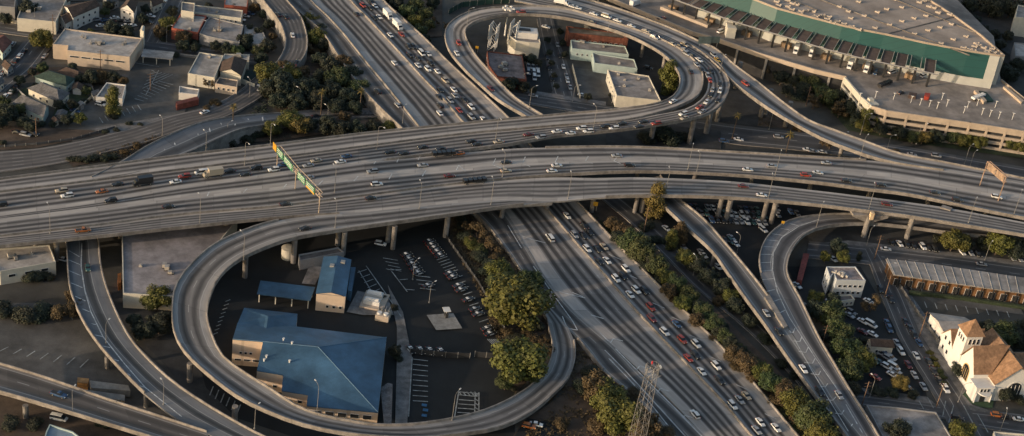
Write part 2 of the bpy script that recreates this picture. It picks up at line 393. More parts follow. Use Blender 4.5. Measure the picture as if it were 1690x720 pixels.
# middle deck
_m1 = [(-40,362,-40,368,12),(0,356,0,363,12),(150,336,150,345,12),(300,310,300,326,12),(455,289,455,309,12),(600,269,600,292,12),(690,260,690,285,12),(767,252,767,279,12),(840,246,840,272,12),(900,244,915,268,12),(1039,243,1050,265,12),(1200,251,1200,271,12),(1367,261,1367,282,12),(1445,266,1445,290,12),(1500,274,1500,297,12),(1600,288,1600,314,12),(1690,303,1690,329,12),(1750,314,1750,340,12)]
RD['M1'] = road('highway_deck', _m1, MM1, 'far half of the middle deck with its pale painted gore', 'L', prange={'L':(.50,.82)}, zoff=-.015)
_m2 = [(-40,368,-40,396,12),(0,363,0,391,12),(150,345,150,374,12),(300,326,300,355,12),(455,309,455,342,12),(600,292,600,324,12),(690,285,690,312,12),(767,279,767,303,12),(840,272,840,296,12),(915,268,915,290,12),(1050,265,1050,284,12),(1200,271,1200,289,12),(1367,282,1339,301,12),(1445,290,1430,313,12),(1500,297,1500,322,12),(1600,314,1600,343,12),(1690,329,1690,361,12),(1750,340,1750,373,12)]
RD['M2'] = road('highway_deck', _m2, MM2, 'near half of the middle deck beside the dark slot', 'R', prange={'R':(.02,1)}, zoff=-.03)
_s = [(-40,396,-40,412,12),(0,391,0,407,12),(150,374,150,392,12),(300,355,300,376,12),(455,342,447,361,12),(600,324,600,350,12),(690,312,700,340,12),(767,303,767,334,12),(840,297,840,330,12),(915,293,910,333,12),(980,294,980,327,12),(1067,293,1067,324,12),(1200,299,1200,327,12),(1297,309,1328,337,12),(1400,321,1420,348,12),(1500,334,1500,358,12),(1568,344,1580,371,12),(1690,367,1690,389,12),(1750,378,1750,401,12)]
RD['S'] = road('highway_deck', _s, MS, 'nearest deck strip sweeping across the whole picture', 'R', prange={'L':(.56,.92),'R':(0,.30)}, ph=.7)
wall_along(RD['S'].R[int(.555*(len(RD['S'].R)-1)):], RD['S'].L[int(.555*(len(RD['S'].R)-1)):], RD['S'].o)
# lower left loop
_l = [(910,333,912,333.5,12),(840,330,840,341,12),(767,334,767,352,12),(700,340,690,363,12),(600,350,610,374,12),(522,355,536,385,12),(439,369,467,399,12),(361,400,400,427,11.5),(318,434,365,455,11),(292,468,349,485,10.5),(284,500,342,518,10),(286,545,350,553,9.5),(303,580,369,590,9),(337,614,408,619,8.5),(389,654,447,643,8),(440,680,486,669,7.5),(500,702,530,686,7),(560,715,580,696,6.5),(622,722,622,702,6),(700,724,681,701,5.5),(775,716,745,692,4.8),(830,705,800,678,4),(880,680,850,655,3.2),(915,650,882,632,2.5),(938,625,903,608,2),(949,594,912,576,1.6),(948,563,907,552,1.4),(939,543,902,527,1.25),(925,525,890,508,1.15),(905,505,875,486,1.15)]
RD['L'] = road('loop_ramp', _l, ML, 'big grey loop ramp curling round the blue roofed buildings', 'LR', zoff=.04, prange={'L':(.30,.965),'R':(.03,.99)})
_k = [(103,385,160,385,4.5),(109,400,164,400,4.8),(110,420,165,420,5),(111,440,167,440,5.3),(116,480,178,480,5.6),(134,525,199,530,6),(165,572,225,572,6.3),(218,630,275,622,6.5),(255,664,320,655,6.5),(290,690,365,683,6.5),(340,715,420,714,6.5),(400,745,480,742,6.5)]
RD['K'] = road('side_ramp', _k, MK, 'narrow ramp with a hatched shoulder coming out from under the deck at the left', 'LR', prange={'L':(0,.72)})
_j = [(-40,591,-40,640,6.5),(0,601,0,648,6.5),(78,625,90,674,6.5),(175,659,195,706,6.5),(270,690,290,735,6.5),(340,713,370,760,6.5)]
RD['J'] = road('corner_ramp', _j, MJ, 'elevated road in the lower left corner with one dark pickup', 'LR', zoff=-.03)
# right side ramps
_p = [(1062,295,1090,290,7),(1078,322,1108,318,7),(1095,341,1125,333,7),(1133,377,1162,363,7),(1175,416,1202,408,7),(1198,448,1236,448,7),(1228,491,1268,490,7),(1262,537,1303,545,7),(1290,578,1335,590,6.6),(1325,627,1366,633,6),(1355,668,1395,680,5.4),(1389,712,1432,725,5),(1410,745,1455,755,4.6)]
RD['P'] = road('merge_ramp', _p, MPm, 'straight ramp from under the deck that merges with the hook ramp', 'LR', prange={'R':(0,.56)})
_g = [(1640,378,1640,392,6),(1560,368,1560,384,6),(1480,360,1500,376,6),(1400,354,1433,370,6.2),(1340,357,1367,374,6.4),(1300,366,1330,387,6.6),(1269,388,1308,412,6.8),(1254,417,1299,440,7),(1255,450,1303,462,7),(1268,482,1320,492,7),(1302,541,1351,557,7),(1335,592,1378,603,6.6),(1366,635,1402,644,6),(1395,680,1436,698,5.4),(1420,725,1462,740,4.8),(1440,755,1485,770,4.5)]
RD['G'] = road('hook_ramp', _g, MG, 'hooked ramp curving out from beneath the near deck on the right', 'LR', prange={'L':(0,.60)}, zoff=-.03)
_q = [(980,318,1003,312,.4),(1003,337,1030,332,.4),(1045,372,1068,365,.4),(1100,425,1122,416,.4),(1150,476,1172,466,.4),(1228,540,1245,530,.4),(1305,618,1322,604,.4),(1345,670,1362,655,.4)]
RD['Q'] = road('frontage_road', _q, MQ, 'dim frontage road running beside the right edge of the freeway', '', solid=True)
# upper left
_v = [(-40,256,-40,292,.5),(0,250,0,284,.5),(55,246,60,276,.5),(111,237,130,263,.5),(200,216,240,236,.5),(283,191,310,211,.5),(350,175,375,193,.5),(394,152,436,158,.6),(420,130,462,132,1.5),(448,112,485,115,3.5),(464,92,503,92,5.5),(471,68,508,68,7),(463,40,499,32,8),(448,18,484,12,8.5),(433,0,472,-2,9),(410,-35,450,-38,9)]
RD['V'] = road('arterial_road', _v, MV, 'broad road at the upper left that climbs and bends away at the top', 'LR', solid=True, ph=.6, prange={'L':(.45,1),'R':(.18,1)})
_u = [(150,293,158,298,11.7),(200,268,235,284,11.4),(242,242,275,266,10.5),(283,222,318,250,9.3),(325,205,352,234,8),(367,196,396,215,6.5),(420,190,440,207,4.5),(470,187,490,199,2.6),(517,183,530,197,1.2),(575,181,585,194,.6),(650,181,655,194,.5)]
RD['U'] = road('entry_ramp', _u, MU, 'slim ramp with white shoulder ticks curving up to the far deck strip', 'LR', solid=True, ph=.6)

# ------- street level roads
def street(key, name, pairs, label, m=None, z=.32): RD[key] = road(name, [(a,b,c,d,z) for a,b,c,d in pairs], m or MST, label, '', solid=True)
street('X', 'street', [(1425,412,1445,408),(1437,440,1462,436),(1455,490,1490,484),(1485,560,1518,550),(1515,610,1552,602),(1545,660,1588,654),(1575,720,1622,712),(1590,750,1640,745)], 'side street lined with parked cars left of the white church', z=.33)
street('Y', 'street', [(1335,398,1330,425),(1400,404,1395,432),(1500,415,1500,443),(1600,427,1595,455),(1740,447,1735,474)], 'street running behind the long metal roofed warehouse')
street('Z', 'street', [(1380,648,1388,666),(1450,655,1455,674),(1540,668,1545,688),(1620,680,1622,706),(1760,692,1755,728)], 'cross street in front of the church at the lower right')
street('B', 'street', [(760,126,760,146),(842,150,842,166),(940,165,940,184),(1010,176,1010,197),(1090,188,1090,212),(1200,204,1200,236),(1300,216,1300,246),(1400,228,1400,258),(1500,243,1500,270),(1600,260,1600,290),(1760,288,1760,318)], 'long street running inside the upper loop and past the garage')
street('D', 'street', [(886,30,912,26),(893,70,922,66),(902,110,937,106),(910,150,948,146),(915,162,950,160)], 'side street between the buildings inside the upper loop', z=.31)
street('E', 'street', [(-40,28,-40,46),(0,35,0,54),(90,46,90,66),(235,64,235,84),(330,78,330,96),(440,90,440,108)], 'cross street at the upper left behind the flat roofed building', z=.31)
street('F', 'street', [(-60,175,-20,190),(-20,128,10,150),(20,90,52,118),(48,58,82,80)], 'side street with parked cars at the far left', z=.33)
street('H', 'street', [(290,-25,312,-25),(266,10,298,14),(240,68,262,72)], 'street climbing to the top between the houses at the upper left', z=.34)

# ------- ground patches
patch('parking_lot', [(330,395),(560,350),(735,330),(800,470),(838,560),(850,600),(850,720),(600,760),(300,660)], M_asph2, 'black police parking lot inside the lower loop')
patch('soil_bank', [(735,330),(800,318),(850,420),(905,510),(915,580),(850,650),(838,560),(800,480),(745,400)], M_dirt, 'bare brown soil bank beside the black parking lot')
patch('soil_bank', [(935,560),(952,560),(1050,665),(1140,740),(820,760),(860,700),(930,650)], M_dirt, 'bare brown soil below the loop beside the lower freeway')
patch('parking_lot', [(870,690),(920,700),(990,760),(820,760)], M_asph2, 'small black lot corner under the loop at the bottom edge')
patch('soil_bank', [(950,330),(1000,330),(1345,672),(1400,760),(1330,760),(1290,700),(1140,540)], M_dirt, 'planted soil strip between the lower freeway and the frontage road')
patch('parking_lot', [(-40,500),(150,500),(270,610),(330,700),(100,640),(-40,590)], M_asph3, 'worn grey lot between the left ramps')
patch('soil_bank', [(-40,640),(110,670),(260,740),(-40,760)], M_dirt, 'dark soil below the corner ramp')
patch('parking_lot', [(170,470),(300,500),(340,640),(420,720),(380,740),(270,600),(200,530)], M_asph, 'dark lot between the side ramp and the big loop')
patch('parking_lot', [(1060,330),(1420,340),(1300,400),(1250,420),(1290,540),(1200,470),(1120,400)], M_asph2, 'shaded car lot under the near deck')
patch('parking_lot', [(1330,395),(1690,440),(1690,400),(1400,350)], M_asph, 'strip of parking beyond the hook ramp')
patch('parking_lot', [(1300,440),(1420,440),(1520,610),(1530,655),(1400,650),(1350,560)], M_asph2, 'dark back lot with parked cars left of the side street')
patch('pavement', [(1447,430),(1462,428),(1545,545),(1600,650),(1588,654),(1552,602),(1518,550),(1490,484)], M_walk, 'pale pavement along the right side of the side street')
patch('pavement', [(1340,402),(1400,404),(1500,415),(1600,427),(1740,447),(1740,438),(1600,420),(1500,408),(1400,397)], M_walk, 'pale pavement on the far side of the warehouse street')
patch('parking_lot', [(1490,466),(1670,480),(1690,520),(1540,500)], M_asph3, 'flat grey lot between the warehouse and the church annex')
patch('pavement', [(1430,650),(1420,640),(1530,655),(1545,668),(1450,655)], M_walk, 'pavement corner of the cross street')
patch('lawn', [(1588,652),(1597,642),(1620,650),(1640,662),(1638,674),(1618,672),(1600,664)], mat('lawn_green', (.035,.07,.035), .95, .3, .3), 'green corner lawn in front of the church')
patch('pavement', [(1575,660),(1590,652),(1605,668),(1635,678),(1700,686),(1700,694),(1622,684),(1590,672)], M_walk, 'pavement around the church corner')
patch('parking_lot', [(215,100),(330,110),(300,200),(200,215),(120,235),(110,215),(140,165)], M_asph3, 'wide lot beside the flat roofed building at the upper left')
patch('parking_lot', [(392,120),(436,112),(436,140),(396,130)], mat('green_yard', (.015,.035,.03), .9, .3), 'dark green yard behind the cream panel fence')
patch('parking_lot', [(-40,205),(150,215),(170,222),(60,244),(-40,250)], M_dirt, 'brown lot with a few parked cars at the far left')
patch('parking_lot', [(150,20),(255,20),(225,50),(130,50)], M_asph, 'small lot full of cars between the houses')
patch('pavement', [(150,213),(295,188),(345,176),(350,181),(285,196),(180,222)], M_walk, 'pavement beside the broad road at the upper left')
patch('soil_bank', [(110,262),(264,232),(300,215),(200,260),(120,275)], M_dirt, 'weedy wedge between the broad road and the far deck')
patch('parking_lot', [(770,60),(830,40),(1000,55),(1100,110),(1110,160),(1000,175),(870,150),(800,100)], M_asph, 'dark ground inside the upper loop')
patch('parking_lot', [(869,98),(900,98),(912,150),(905,158),(868,145)], M_asph2, 'small black lot with white vans inside the upper loop')
patch('parking_lot', [(944,112),(1000,116),(1015,160),(955,165)], M_asph3, 'walled grey yard inside the upper loop')
patch('parking_lot', [(1170,150),(1250,160),(1340,200),(1300,216),(1180,200)], M_asph, 'dark ground below the branch ramp')
patch('soil_bank', [(1255,180),(1300,195),(1330,215),(1250,208)], M_dirt, 'bare soil below the branch ramp')
patch('lawn', [(1340,150),(1450,190),(1690,245),(1690,262),(1500,235),(1400,215)], M_grass, 'planted verge in front of the parking garage')
patch('parking_lot', [(1590,20),(1690,40),(1690,110),(1650,80)], M_asph, 'car park beyond the far end of the convention hall')
patch('parking_lot', [(100,2),(0,-30),(300,-30),(290,0)], M_asph, 'dark ground between the upper houses')
patch('soil_bank', [(430,150),(520,110),(560,105),(650,190),(640,205),(460,232),(400,236),(460,210),(640,195),(640,180),(460,186)], M_dirt, 'wooded bank beside the upper freeway')
patch('soil_bank', [(480,0),(560,110),(520,140),(500,120)], M_dirt, 'wooded bank left of the collector road')
patch('soil_bank', [(640,-30),(730,-30),(730,60),(700,62)], M_dirt, 'wooded bank right of the upper freeway')
patch('parking_lot', [(1000,200),(1190,215),(1190,246),(1000,240)], M_asph, 'dark ground below the upper loop')
patch('pavement', [(800,148),(842,144),(1000,168),(1000,175),(842,150)], M_walk, 'pavement along the street inside the upper loop')
patch('pavement', [(640,470),(665,515),(680,590),(672,700),(652,700),(655,590),(655,540)], M_walk, 'concrete path beside the police building')
patch('pavement', [(704,520),(748,517),(763,542),(720,545)], mat('pale_concrete', (.24,.24,.23), .9, .2, .4), 'pale square concrete pad on the black lot')
patch('pavement', [(572,515),(590,480),(640,490),(650,520),(600,520)], M_walk, 'concrete apron with equipment beside the small blue roof')
patch('pavement', [(510,440),(535,440),(520,470),(498,468)], M_walk, 'concrete apron behind the blue carport')

# ------- pillars
for k, x, y, rr, cap in [('L',404,458,1.0,0),('L',484,434,1.1,0),('L',566,421,1.0,0),('L',648,411,1.0,0),('S',640,399,1.0,0),('L',735,391,1.1,0),('L',313,630,1.0,0),('L',387,697,1.0,0),('S',557,405,1,0),
    ('J',43,690,.9,0),('K',177,608,.8,0),('K',241,672,.8,0),('S',234,404,1.1,0),('S',372,392,1.1,0),('S',94,430,1.0,0),('S',827,366,1.0,5),('S',901,353,1.0,5),('S',976,350,1.0,5),('S',1047,352,.9,0),('S',1058,350,1.1,0),('S',1184,360,1.0,0),('S',1198,365,1.1,0),('S',1258,366,1.0,0),('S',1272,369,1.1,0),('S',1425,391,1.2,0),('S',1496,394,1.2,0),
    ('T',1183,200,1.2,0),('T',1165,221,1.3,0),('T',1137,238,1.2,0),('T',1073,236,1.2,0),('N',1113,155,1.0,0),('N',1093,118,.9,0),('N',1058,95,.9,0),('R3',1213,146,1.1,0),('R3',1255,194,1.1,0),('R3',1263,190,1.1,0),('R3',1295,210,1.1,0),('R3',1385,262,1.0,0),('N',700,420,.1,0)][:-1]:
    pillar(RD[k], x, y, rr, cap)
for x in range(860, 1700, 95):
    pillar(RD['M2'], x, 300 if x < 1250 else 300+(x-1250)*.2, 1.0)
for x in (60, 200, 330, 470, 600, 720, 800): pillar(RD['M2'], x, 430-.19*x, 1.1)
for x, y in ((1230,500),(1285,575),(1255,470),(1322,520),(1345,640),(1400,690),(1175,440)): pillar(RD['P' if x < 1300 else 'G'], x, y, .9)
# crosshead that sticks out of the near deck
p = P(1425,391,0); i = zat(RD['S'], p); ed = RD['S'].R[i]; 
b = MB(); zt = 11.1; d = (RD['S'].R[i]-RD['S'].L[i]); d.z = 0; d.normalize(); t_ = Vector((-d.y, d.x, 0))
c0 = Vector((ed.x, ed.y, 0))+d*1.4; c1 = c0-d*9
for c_, nm in ((c0, 0),):
    pts = lambda c: [c-t_*8+Vector((0,0,zt)), c-t_*8+Vector((0,0,zt-1)), c-t_*1.4+Vector((0,0,zt-3.6)), c+t_*1.4+Vector((0,0,zt-3.6)), c+t_*8+Vector((0,0,zt-1)), c+t_*8+Vector((0,0,zt))]
    A, B = pts(c0), pts(c1)
    b.face(A); b.face(list(reversed(B)))
    for q in range(6): b.face([A[q], A[(q+1) % 6], B[(q+1) % 6], B[q]])
b.build('crosshead', M_parapet, RD['S'].o)
b = MB(); b.box(c0+d*.6+Vector((0,0,zt-1.5)), 1.6, 1.6, 3.4, math.atan2(d.y, d.x)); b.build('bracket', mat('warm_concrete', (.5,.38,.24), .8, .2), RD['S'].o)

# ------- painted gore chevrons and ticks
marks(RD['U'], [[(x, y), (x2, y2)] for x, y, x2, y2 in [(230,252,239,262),(242,245,254,257),(263,235,272,248),(282,225,289,239),(301,218,309,232),(322,211,327,223),(343,205,347,218),(364,203,366,212),(387,200,388,207),(409,196,411,203),(433,193,434,200),(455,190,456,196)]], .6)
marks(RD['K'], [[(a, b_), (c_, d_)] for a, b_, c_, d_ in [(114,414,131,424),(113,429,132,437),(114,447,133,455),(117,467,136,475),(124,489,141,497),(136,510,148,515),(144,533,158,536),(152,552,170,556),(163,570,182,574),(178,590,196,596),(200,610,215,620),(222,634,240,640)]]+[[(135,402),(134,440),(140,480),(150,515),(170,556),(205,600),(240,640),(300,688)]], .35)
marks(RD['G'], [[(a, b_), (c_, d_)] for a, b_, c_, d_ in [(1262,482,1279,478),(1258,462,1277,460),(1256,448,1274,446),(1255,434,1273,433),(1256,420,1275,420),(1258,407,1277,408),(1264,396,1284,398),(1274,386,1294,389),(1288,377,1304,380),(1303,369,1318,373),(1270,500,1287,494),(1280,520,1296,512)]]+[[(1352,362),(1318,374),(1290,392),(1276,418),(1275,446),(1283,482),(1302,523),(1345,590),(1380,640),(1424,716)]], .3)
marks(RD['G'], [[(1301,548),(1309,549),(1312,542)],[(1309,563),(1320,564),(1323,557)],[(1318,580),(1330,582),(1334,573)],[(1327,598),(1341,600),(1345,592)],[(1338,617),(1351,619),(1355,611)],[(1351,637),(1362,639),(1367,632)],[(1364,660),(1374,661),(1380,655)],[(1378,682),(1389,684),(1393,677)],[(1393,704),(1403,706),(1407,700)],[(1303,545),(1340,612),(1372,666),(1400,712)]], .3)
marks(RD['M2'], [[(342,324),(345,317)],[(402,318),(408,311)],[(467,311),(473,304)],[(526,305),(533,298)],[(584,299),(591,291)],[(642,296),(647,287)],[(697,291),(703,281)]], .4)
marks(RD['M1'], [[(753,281),(757,273),(768,283)],[(818,262),(813,272),(827,278)],[(867,259),(862,270),(875,275)],[(921,258),(916,268),(928,273)],[(971,258),(966,266),(978,270)],[(1018,260),(1013,266),(1024,270)]], .4)
marks(RD['M1'], [[(617,271),(621,265)],[(655,268),(659,260)],[(690,264),(694,257)]], .35)
marks(RD['S'], [[(605,356),(618,369)]], .4)
marks(RD['AW'], [[(1007,567),(1012,559),(1028,563)],[(1050,611),(1056,604),(1068,608)],[(1085,648),(1090,641),(1104,646)],[(1126,689),(1131,686),(1145,690)],[(914,478),(932,484),(966,492)],[(945,483),(962,490)],[(975,520),(996,526)],[(989,548),(1016,576),(1060,620),(1110,670),(1160,722)],[(985,455),(1004,460)],[(880,396),(900,401)],[(862,390),(880,396)]], .4)
marks(RD['AS'], [[(838,372),(870,425),(905,475),(945,530),(953,545)],[(928,522),(936,542),(953,545)],[(905,492),(910,508),(916,508)],[(998,578),(1030,610),(1068,651),(1110,697),(1140,730)],[(1005,592),(1040,628),(1075,668),(1105,706)],[(910,552),(920,554),(930,555)]], .38)
marks(RD['AE'], [[(a, b_), (a+20, b_+9)] for a, b_ in [(1005,420),(1040,455),(1077,500),(1108,523),(1138,553),(1170,588),(1215,635),(1262,683)]], .3)
# low wall in the gore beside the loop's foot
b = MB()
for a, c_ in (((953,560),(995,611)),): 
    A, B = P(*a, 1.0), P(*c_, 1.0); dd = (B-A).normalized(); s_ = Vector((-dd.y, dd.x, 0))*.25
    b.prism([A-s_+Vector((0,0,1)), B-s_+Vector((0,0,1)), B+s_+Vector((0,0,1)), A+s_+Vector((0,0,1))], 0)
tag(b.build('retaining_wall', M_parapet), 'low pale wall along the dirt wedge beside the foot of the loop', 'wall')
# nose blocks and crash wall where ramps meet
def nose(pts, z, h, label, m=None):
    b = MB(); b.prism([P(x, y, z+h) for x, y in pts], z-.5); tag(b.build('crash_wall', m or M_parapet), label, 'wall')
nose([(1262,490),(1270,486),(1300,538),(1294,541)], 7.0, 1.0, 'pale wedge wall where the straight ramp meets the hook ramp')
nose([(1556,338),(1572,343),(1569,347),(1552,342)], 12.0, .6, 'pale nose block at the end of the slot between the decks')

# ================================================================ buildings
def ccw(p):
    a = sum(p[i].x*p[(i+1) % len(p)].y-p[(i+1) % len(p)].x*p[i].y for i in range(len(p)))
    return p if a > 0 else list(reversed(p))
def inset(pts, d):
    n = len(pts); out = []
    for i in range(n):
        a, b, c = pts[i-1], pts[i], pts[(i+1) % n]
        e1 = (b-a).to_2d().normalized(); e2 = (c-b).to_2d().normalized()
        n1 = Vector((-e1.y, e1.x)); n2 = Vector((-e2.y, e2.x)); m_ = (n1+n2)
        if m_.length < .1: m_ = n1
        m_.normalize(); k = d/max(.35, m_.dot(n1)); out.append(Vector((b.x+m_.x*k, b.y+m_.y*k, b.z)))
    return out
R_grey = mat('grey_roof', (.24,.225,.215), .9, .25, .3)
R_light = mat('pale_roof', (.35,.33,.31), .9, .2, .3)
R_dim = mat('dusty_roof', (.12,.11,.105), .9, .3, .3)
W_beige = mat('beige_wall', (.46,.38,.30), .85, .12, .5)
W_white = mat('white_wall', (.62,.59,.54), .8, .1, .5)
W_cream = mat('cream_wall', (.52,.49,.41), .85, .12, .5)
W_grey = mat('grey_wall', (.25,.25,.25), .85, .15, .5)
W_teal = mat('pale_teal_wall', (.34,.42,.40), .85, .12, .5)
W_brick = mat('brick_wall', (.17,.06,.04), .9, .3, 1.2, seams=(1.2,.4))
W_red = mat('red_wall', (.30,.08,.05), .85, .2, .6)
R_brown = mat('brown_shingle', (.075,.05,.038), .95, .3, 1.5)
R_slate = mat('slate_shingle', (.11,.11,.115), .95, .25, 1.5)
R_green = mat('green_shingle', (.03,.055,.045), .95, .3, 1.5)
R_blue = mat('blue_metal_roof', (.048,.112,.185), .5, .24, .12, seams=(60,.55))
W_orange = mat('orange_wall', (.17,.085,.035), .8, .35)
def add_windows(root, a, b, n, rows, ww, wh, z0, dz, m=None, off=.06, t0=.06, t1=.94, name='window'):
    """n windows per row along the wall from a to b (walls run counter-clockwise, outside on the right)"""
    d = Vector((b.x-a.x, b.y-a.y, 0)); L = d.length; d.normalize(); out = Vector((d.y, -d.x, 0)); ang = math.atan2(d.y, d.x)
    mb = MB(); mb.box((0,-.04,-wh/2), ww, .16, wh, 0, 1); mb.box((0,-.09,-wh/2+.1), ww-.25, .14, wh-.2, 0, 0)
    me = mb.mesh(name, [m or M_glass, M_white])
    for r in range(rows):
        for i in range(n):
            t = t0+(t1-t0)*(i+.5)/n
            p = Vector((a.x, a.y, 0))+d*L*t+out*off*.5; p.z = z0+dz*r
            o = link(name, me, root, p); o.rotation_euler[2] = ang
def unit_mesh(kind):
    b = MB()
    if kind == 0: b.box((0,0,0), 2.2, 1.4, .25, 0, 1); b.box((0,0,.25), 2.0, 1.2, 1.0); b.bar((0,0,1.25), (0,0,1.4), .4, 10)
    elif kind == 1: b.box((0,0,0), 1.2, 1.2, .9); b.box((.9,0,0), .6, .5, .5); b.bar((-.3,0,.9), (-.3,0,1.5), .2, 8)
    else: b.box((0,0,0), 3.0, 1.8, .3, 0, 1); b.box((-.4,0,.3), 2.0, 1.6, 1.4); b.box((1.0,0,.3), .7, 1.0, .8)
    return b.mesh('rooftop_unit', [mat('unit_metal', (.33,.31,.28), .6, .2), M_dark])
UM = [unit_mesh(k) for k in range(3)]
def building(name, px, h, wm, rm, label, cat, z0=0.0, wins=(), units=(), rim=.55, nunits=0, roofz=None):
    pts = ccw([P(x, y, h) for x, y in px]); o0 = Vector((sum(p.x for p in pts)/len(pts), sum(p.y for p in pts)/len(pts), z0))
    root = empty(name, o0); tag(root, label, cat)
    loc = [p-o0 for p in pts]; H_ = h-z0
    b = MB(); n = len(loc); inn = inset(loc, .35)
    for i in range(n):
        j = (i+1) % n; a, c = loc[i], loc[j]; ia, ic = inn[i], inn[j]
        b.face([(a.x,a.y,-.3),(c.x,c.y,-.3),(c.x,c.y,H_),(a.x,a.y,H_)])
        b.face([(a.x,a.y,H_),(c.x,c.y,H_),(ic.x,ic.y,H_),(ia.x,ia.y,H_)])
        b.face([(ia.x,ia.y,H_),(ic.x,ic.y,H_),(ic.x,ic.y,H_-rim),(ia.x,ia.y,H_-rim)])
    b.build('wall', wm, root)
    b = MB(); b.face([(p.x,p.y,H_-rim) for p in inn]); 
    ro = b.build('roof', rm, root)
    bm = bmesh.new(); bm.from_mesh(ro.data); bmesh.ops.triangulate(bm, faces=bm.faces); bm.to_mesh(ro.data); bm.free()
    for (ei, nn, rows, ww, wh, zc, dz) in wins:
        a, c = loc[ei % n], loc[(ei+1) % n]; add_windows(root, a, c, nn, rows, ww, wh, zc, dz)
    us = [P(x, y, h-rim)-o0 for x, y in units]
    rr = random.Random(len(label)*7+n)
    for k in range(nunits):
        wts = [rr.random() for _ in inn]; s_ = sum(wts); q = Vector((0,0,0))
        for wgt, p in zip(wts, inn): q += p*(wgt/s_)
        q = q*.9; us.append(Vector((q.x, q.y, H_-rim)))
    e = (loc[1]-loc[0]); ang = math.atan2(e.y, e.x)
    for k, q in enumerate(us):
        u = link('rooftop_unit', UM[rr.randrange(3)], root, (q.x, q.y, H_-rim-.01)); u.rotation_euler[2] = ang+rr.choice([0, math.pi/2]); s_ = rr.uniform(.7, 1.15); u.scale = (s_, s_, s_)
    return root, loc, H_
def front_edges(loc):
    """indices of walls that face the camera, longest first"""
    r = []
    for i in range(len(loc)):
        d = loc[(i+1) % len(loc)]-loc[i]; out = Vector((d.y, -d.x))
        if out.y < 0: r.append((-d.to_2d().length, i))
    return [i for _, i in sorted(r)]
def bwin(bt, k, nn, rows, ww, wh, zc, dz=3.0, **kw):
    root, loc, H_ = bt; fe = front_edges(loc)
    if k < len(fe):
        i = fe[k]; add_windows(root, loc[i], loc[(i+1) % len(loc)], nn, rows, ww, wh, zc, dz, **kw)
def house(name, px, h, rise, wm, rm, label, cat='house', hip=0.0, along=None, eave=.5, wins=True, chimney=False, z0=0.0):
    """four roof corners at the eaves; ridge runs along the longer side"""
    q = ccw([P(x, y, h) for x, y in px]); o0 = sum(q, Vector())/4; o0.z = z0; root = empty(name, o0); tag(root, label, cat)
    q = [p-o0 for p in q]
    if along is None: along = 0 if (q[1]-q[0]).length > (q[2]-q[1]).length else 1
    if along: q = q[1:]+q[:1]
    # ridge from middle of side 3-0 to middle of side 1-2
    m0 = (q[3]+q[0])/2; m1 = (q[1]+q[2])/2; ax = (m1-m0); r0 = m0+ax*hip*.5; r1 = m1-ax*hip*.5; up = Vector((0,0,rise)); r0 = r0+up; r1 = r1+up
    wq = inset(q, eave)
    b = MB(); b.prism(wq, -.3); 
    if hip < .05:
        w0 = (wq[3]+wq[0])/2+up*.86; w1 = (wq[1]+wq[2])/2+up*.86
        b.face([wq[3], wq[0], w0]); b.face([wq[1], wq[2], w1])
    b.build('wall', wm, root)
    b = MB(); t = Vector((0,0,.12)); q2 = [p+t for p in q]; r0t, r1t = r0+t, r1+t
    b.face([q2[0], q2[1], r1t, r0t]); b.face([q2[2], q2[3], r0t, r1t])
    if hip >= .05: b.face([q2[1], q2[2], r1t]); b.face([q2[3], q2[0], r0t])
    b.face([q[1], q[0], r0, r1]); b.face([q[3], q[2], r1, r0])
    for i in range(4):
        j = (i+1) % 4; b.face([q[i], q[j], q2[j], q2[i]])
    ro = b.build('roof', rm, root)
    if chimney:
        c = r0.lerp(r1, .3); b = MB(); b.box((c.x+.8, c.y, c.z-1.2), .8, .8, 2.2); b.build('chimney', W_brick, ro)
    if wins:
        for i in range(4):
            d = wq[(i+1) % 4]-wq[i]; 
            if Vector((d.y, -d.x)).y < 0: add_windows(root, wq[i], wq[(i+1) % 4], max(2, int(d.length/4)), max(1, int((h-z0)/3)), 1.2, 1.3, 1.7, 3.0)
    return root, q, r0, r1

def fence(pts, h, m, label, name='fence', z=0.0, posts=True, wdt=.12, cat='fence'):
    W = [P(x, y, z) for x, y in pts]; root = empty(name, W[0]); tag(root, label, cat)
    for p, q in zip(W[:-1], W[1:]):
        p = p-root.location; q = q-root.location; d = (q-p).normalized(); s_ = Vector((-d.y, d.x, 0))*wdt*.5
        b = MB(); b.prism([p-s_+Vector((0,0,h)), q-s_+Vector((0,0,h)), q+s_+Vector((0,0,h)), p+s_+Vector((0,0,h))], .05); b.build('panel', m, root)
        if posts:
            k = max(1, int((q-p).length/4)); pm = MB(); pm.box((0,0,-.1), .22, .22, h+.3); me = pm.mesh('post', M_steel)
            for j in range(k+1): link('post', me, root, p.lerp(q, j/k))
    return root
# --- upper left
bt = building('office_building', [(87,73),(107,47),(235,63),(214,94),(111,83),(112,75)], 7.5, W_beige, R_light, 'long beige building with a flat roof and five dark slot windows', 'building', units=[(136,61),(141,63),(150,72),(158,71),(164,73),(171,72),(203,74),(207,72)])
bwin(bt, 0, 5, 1, 4.2, .9, 4.6, t0=.02)
house('sloped_pylon', [(231,50),(234,43),(239,44),(237,52)], 10, .3, W_cream, W_cream, 'slim cream pylon at the back corner of the long beige building', 'pylon', wins=False, eave=.05)
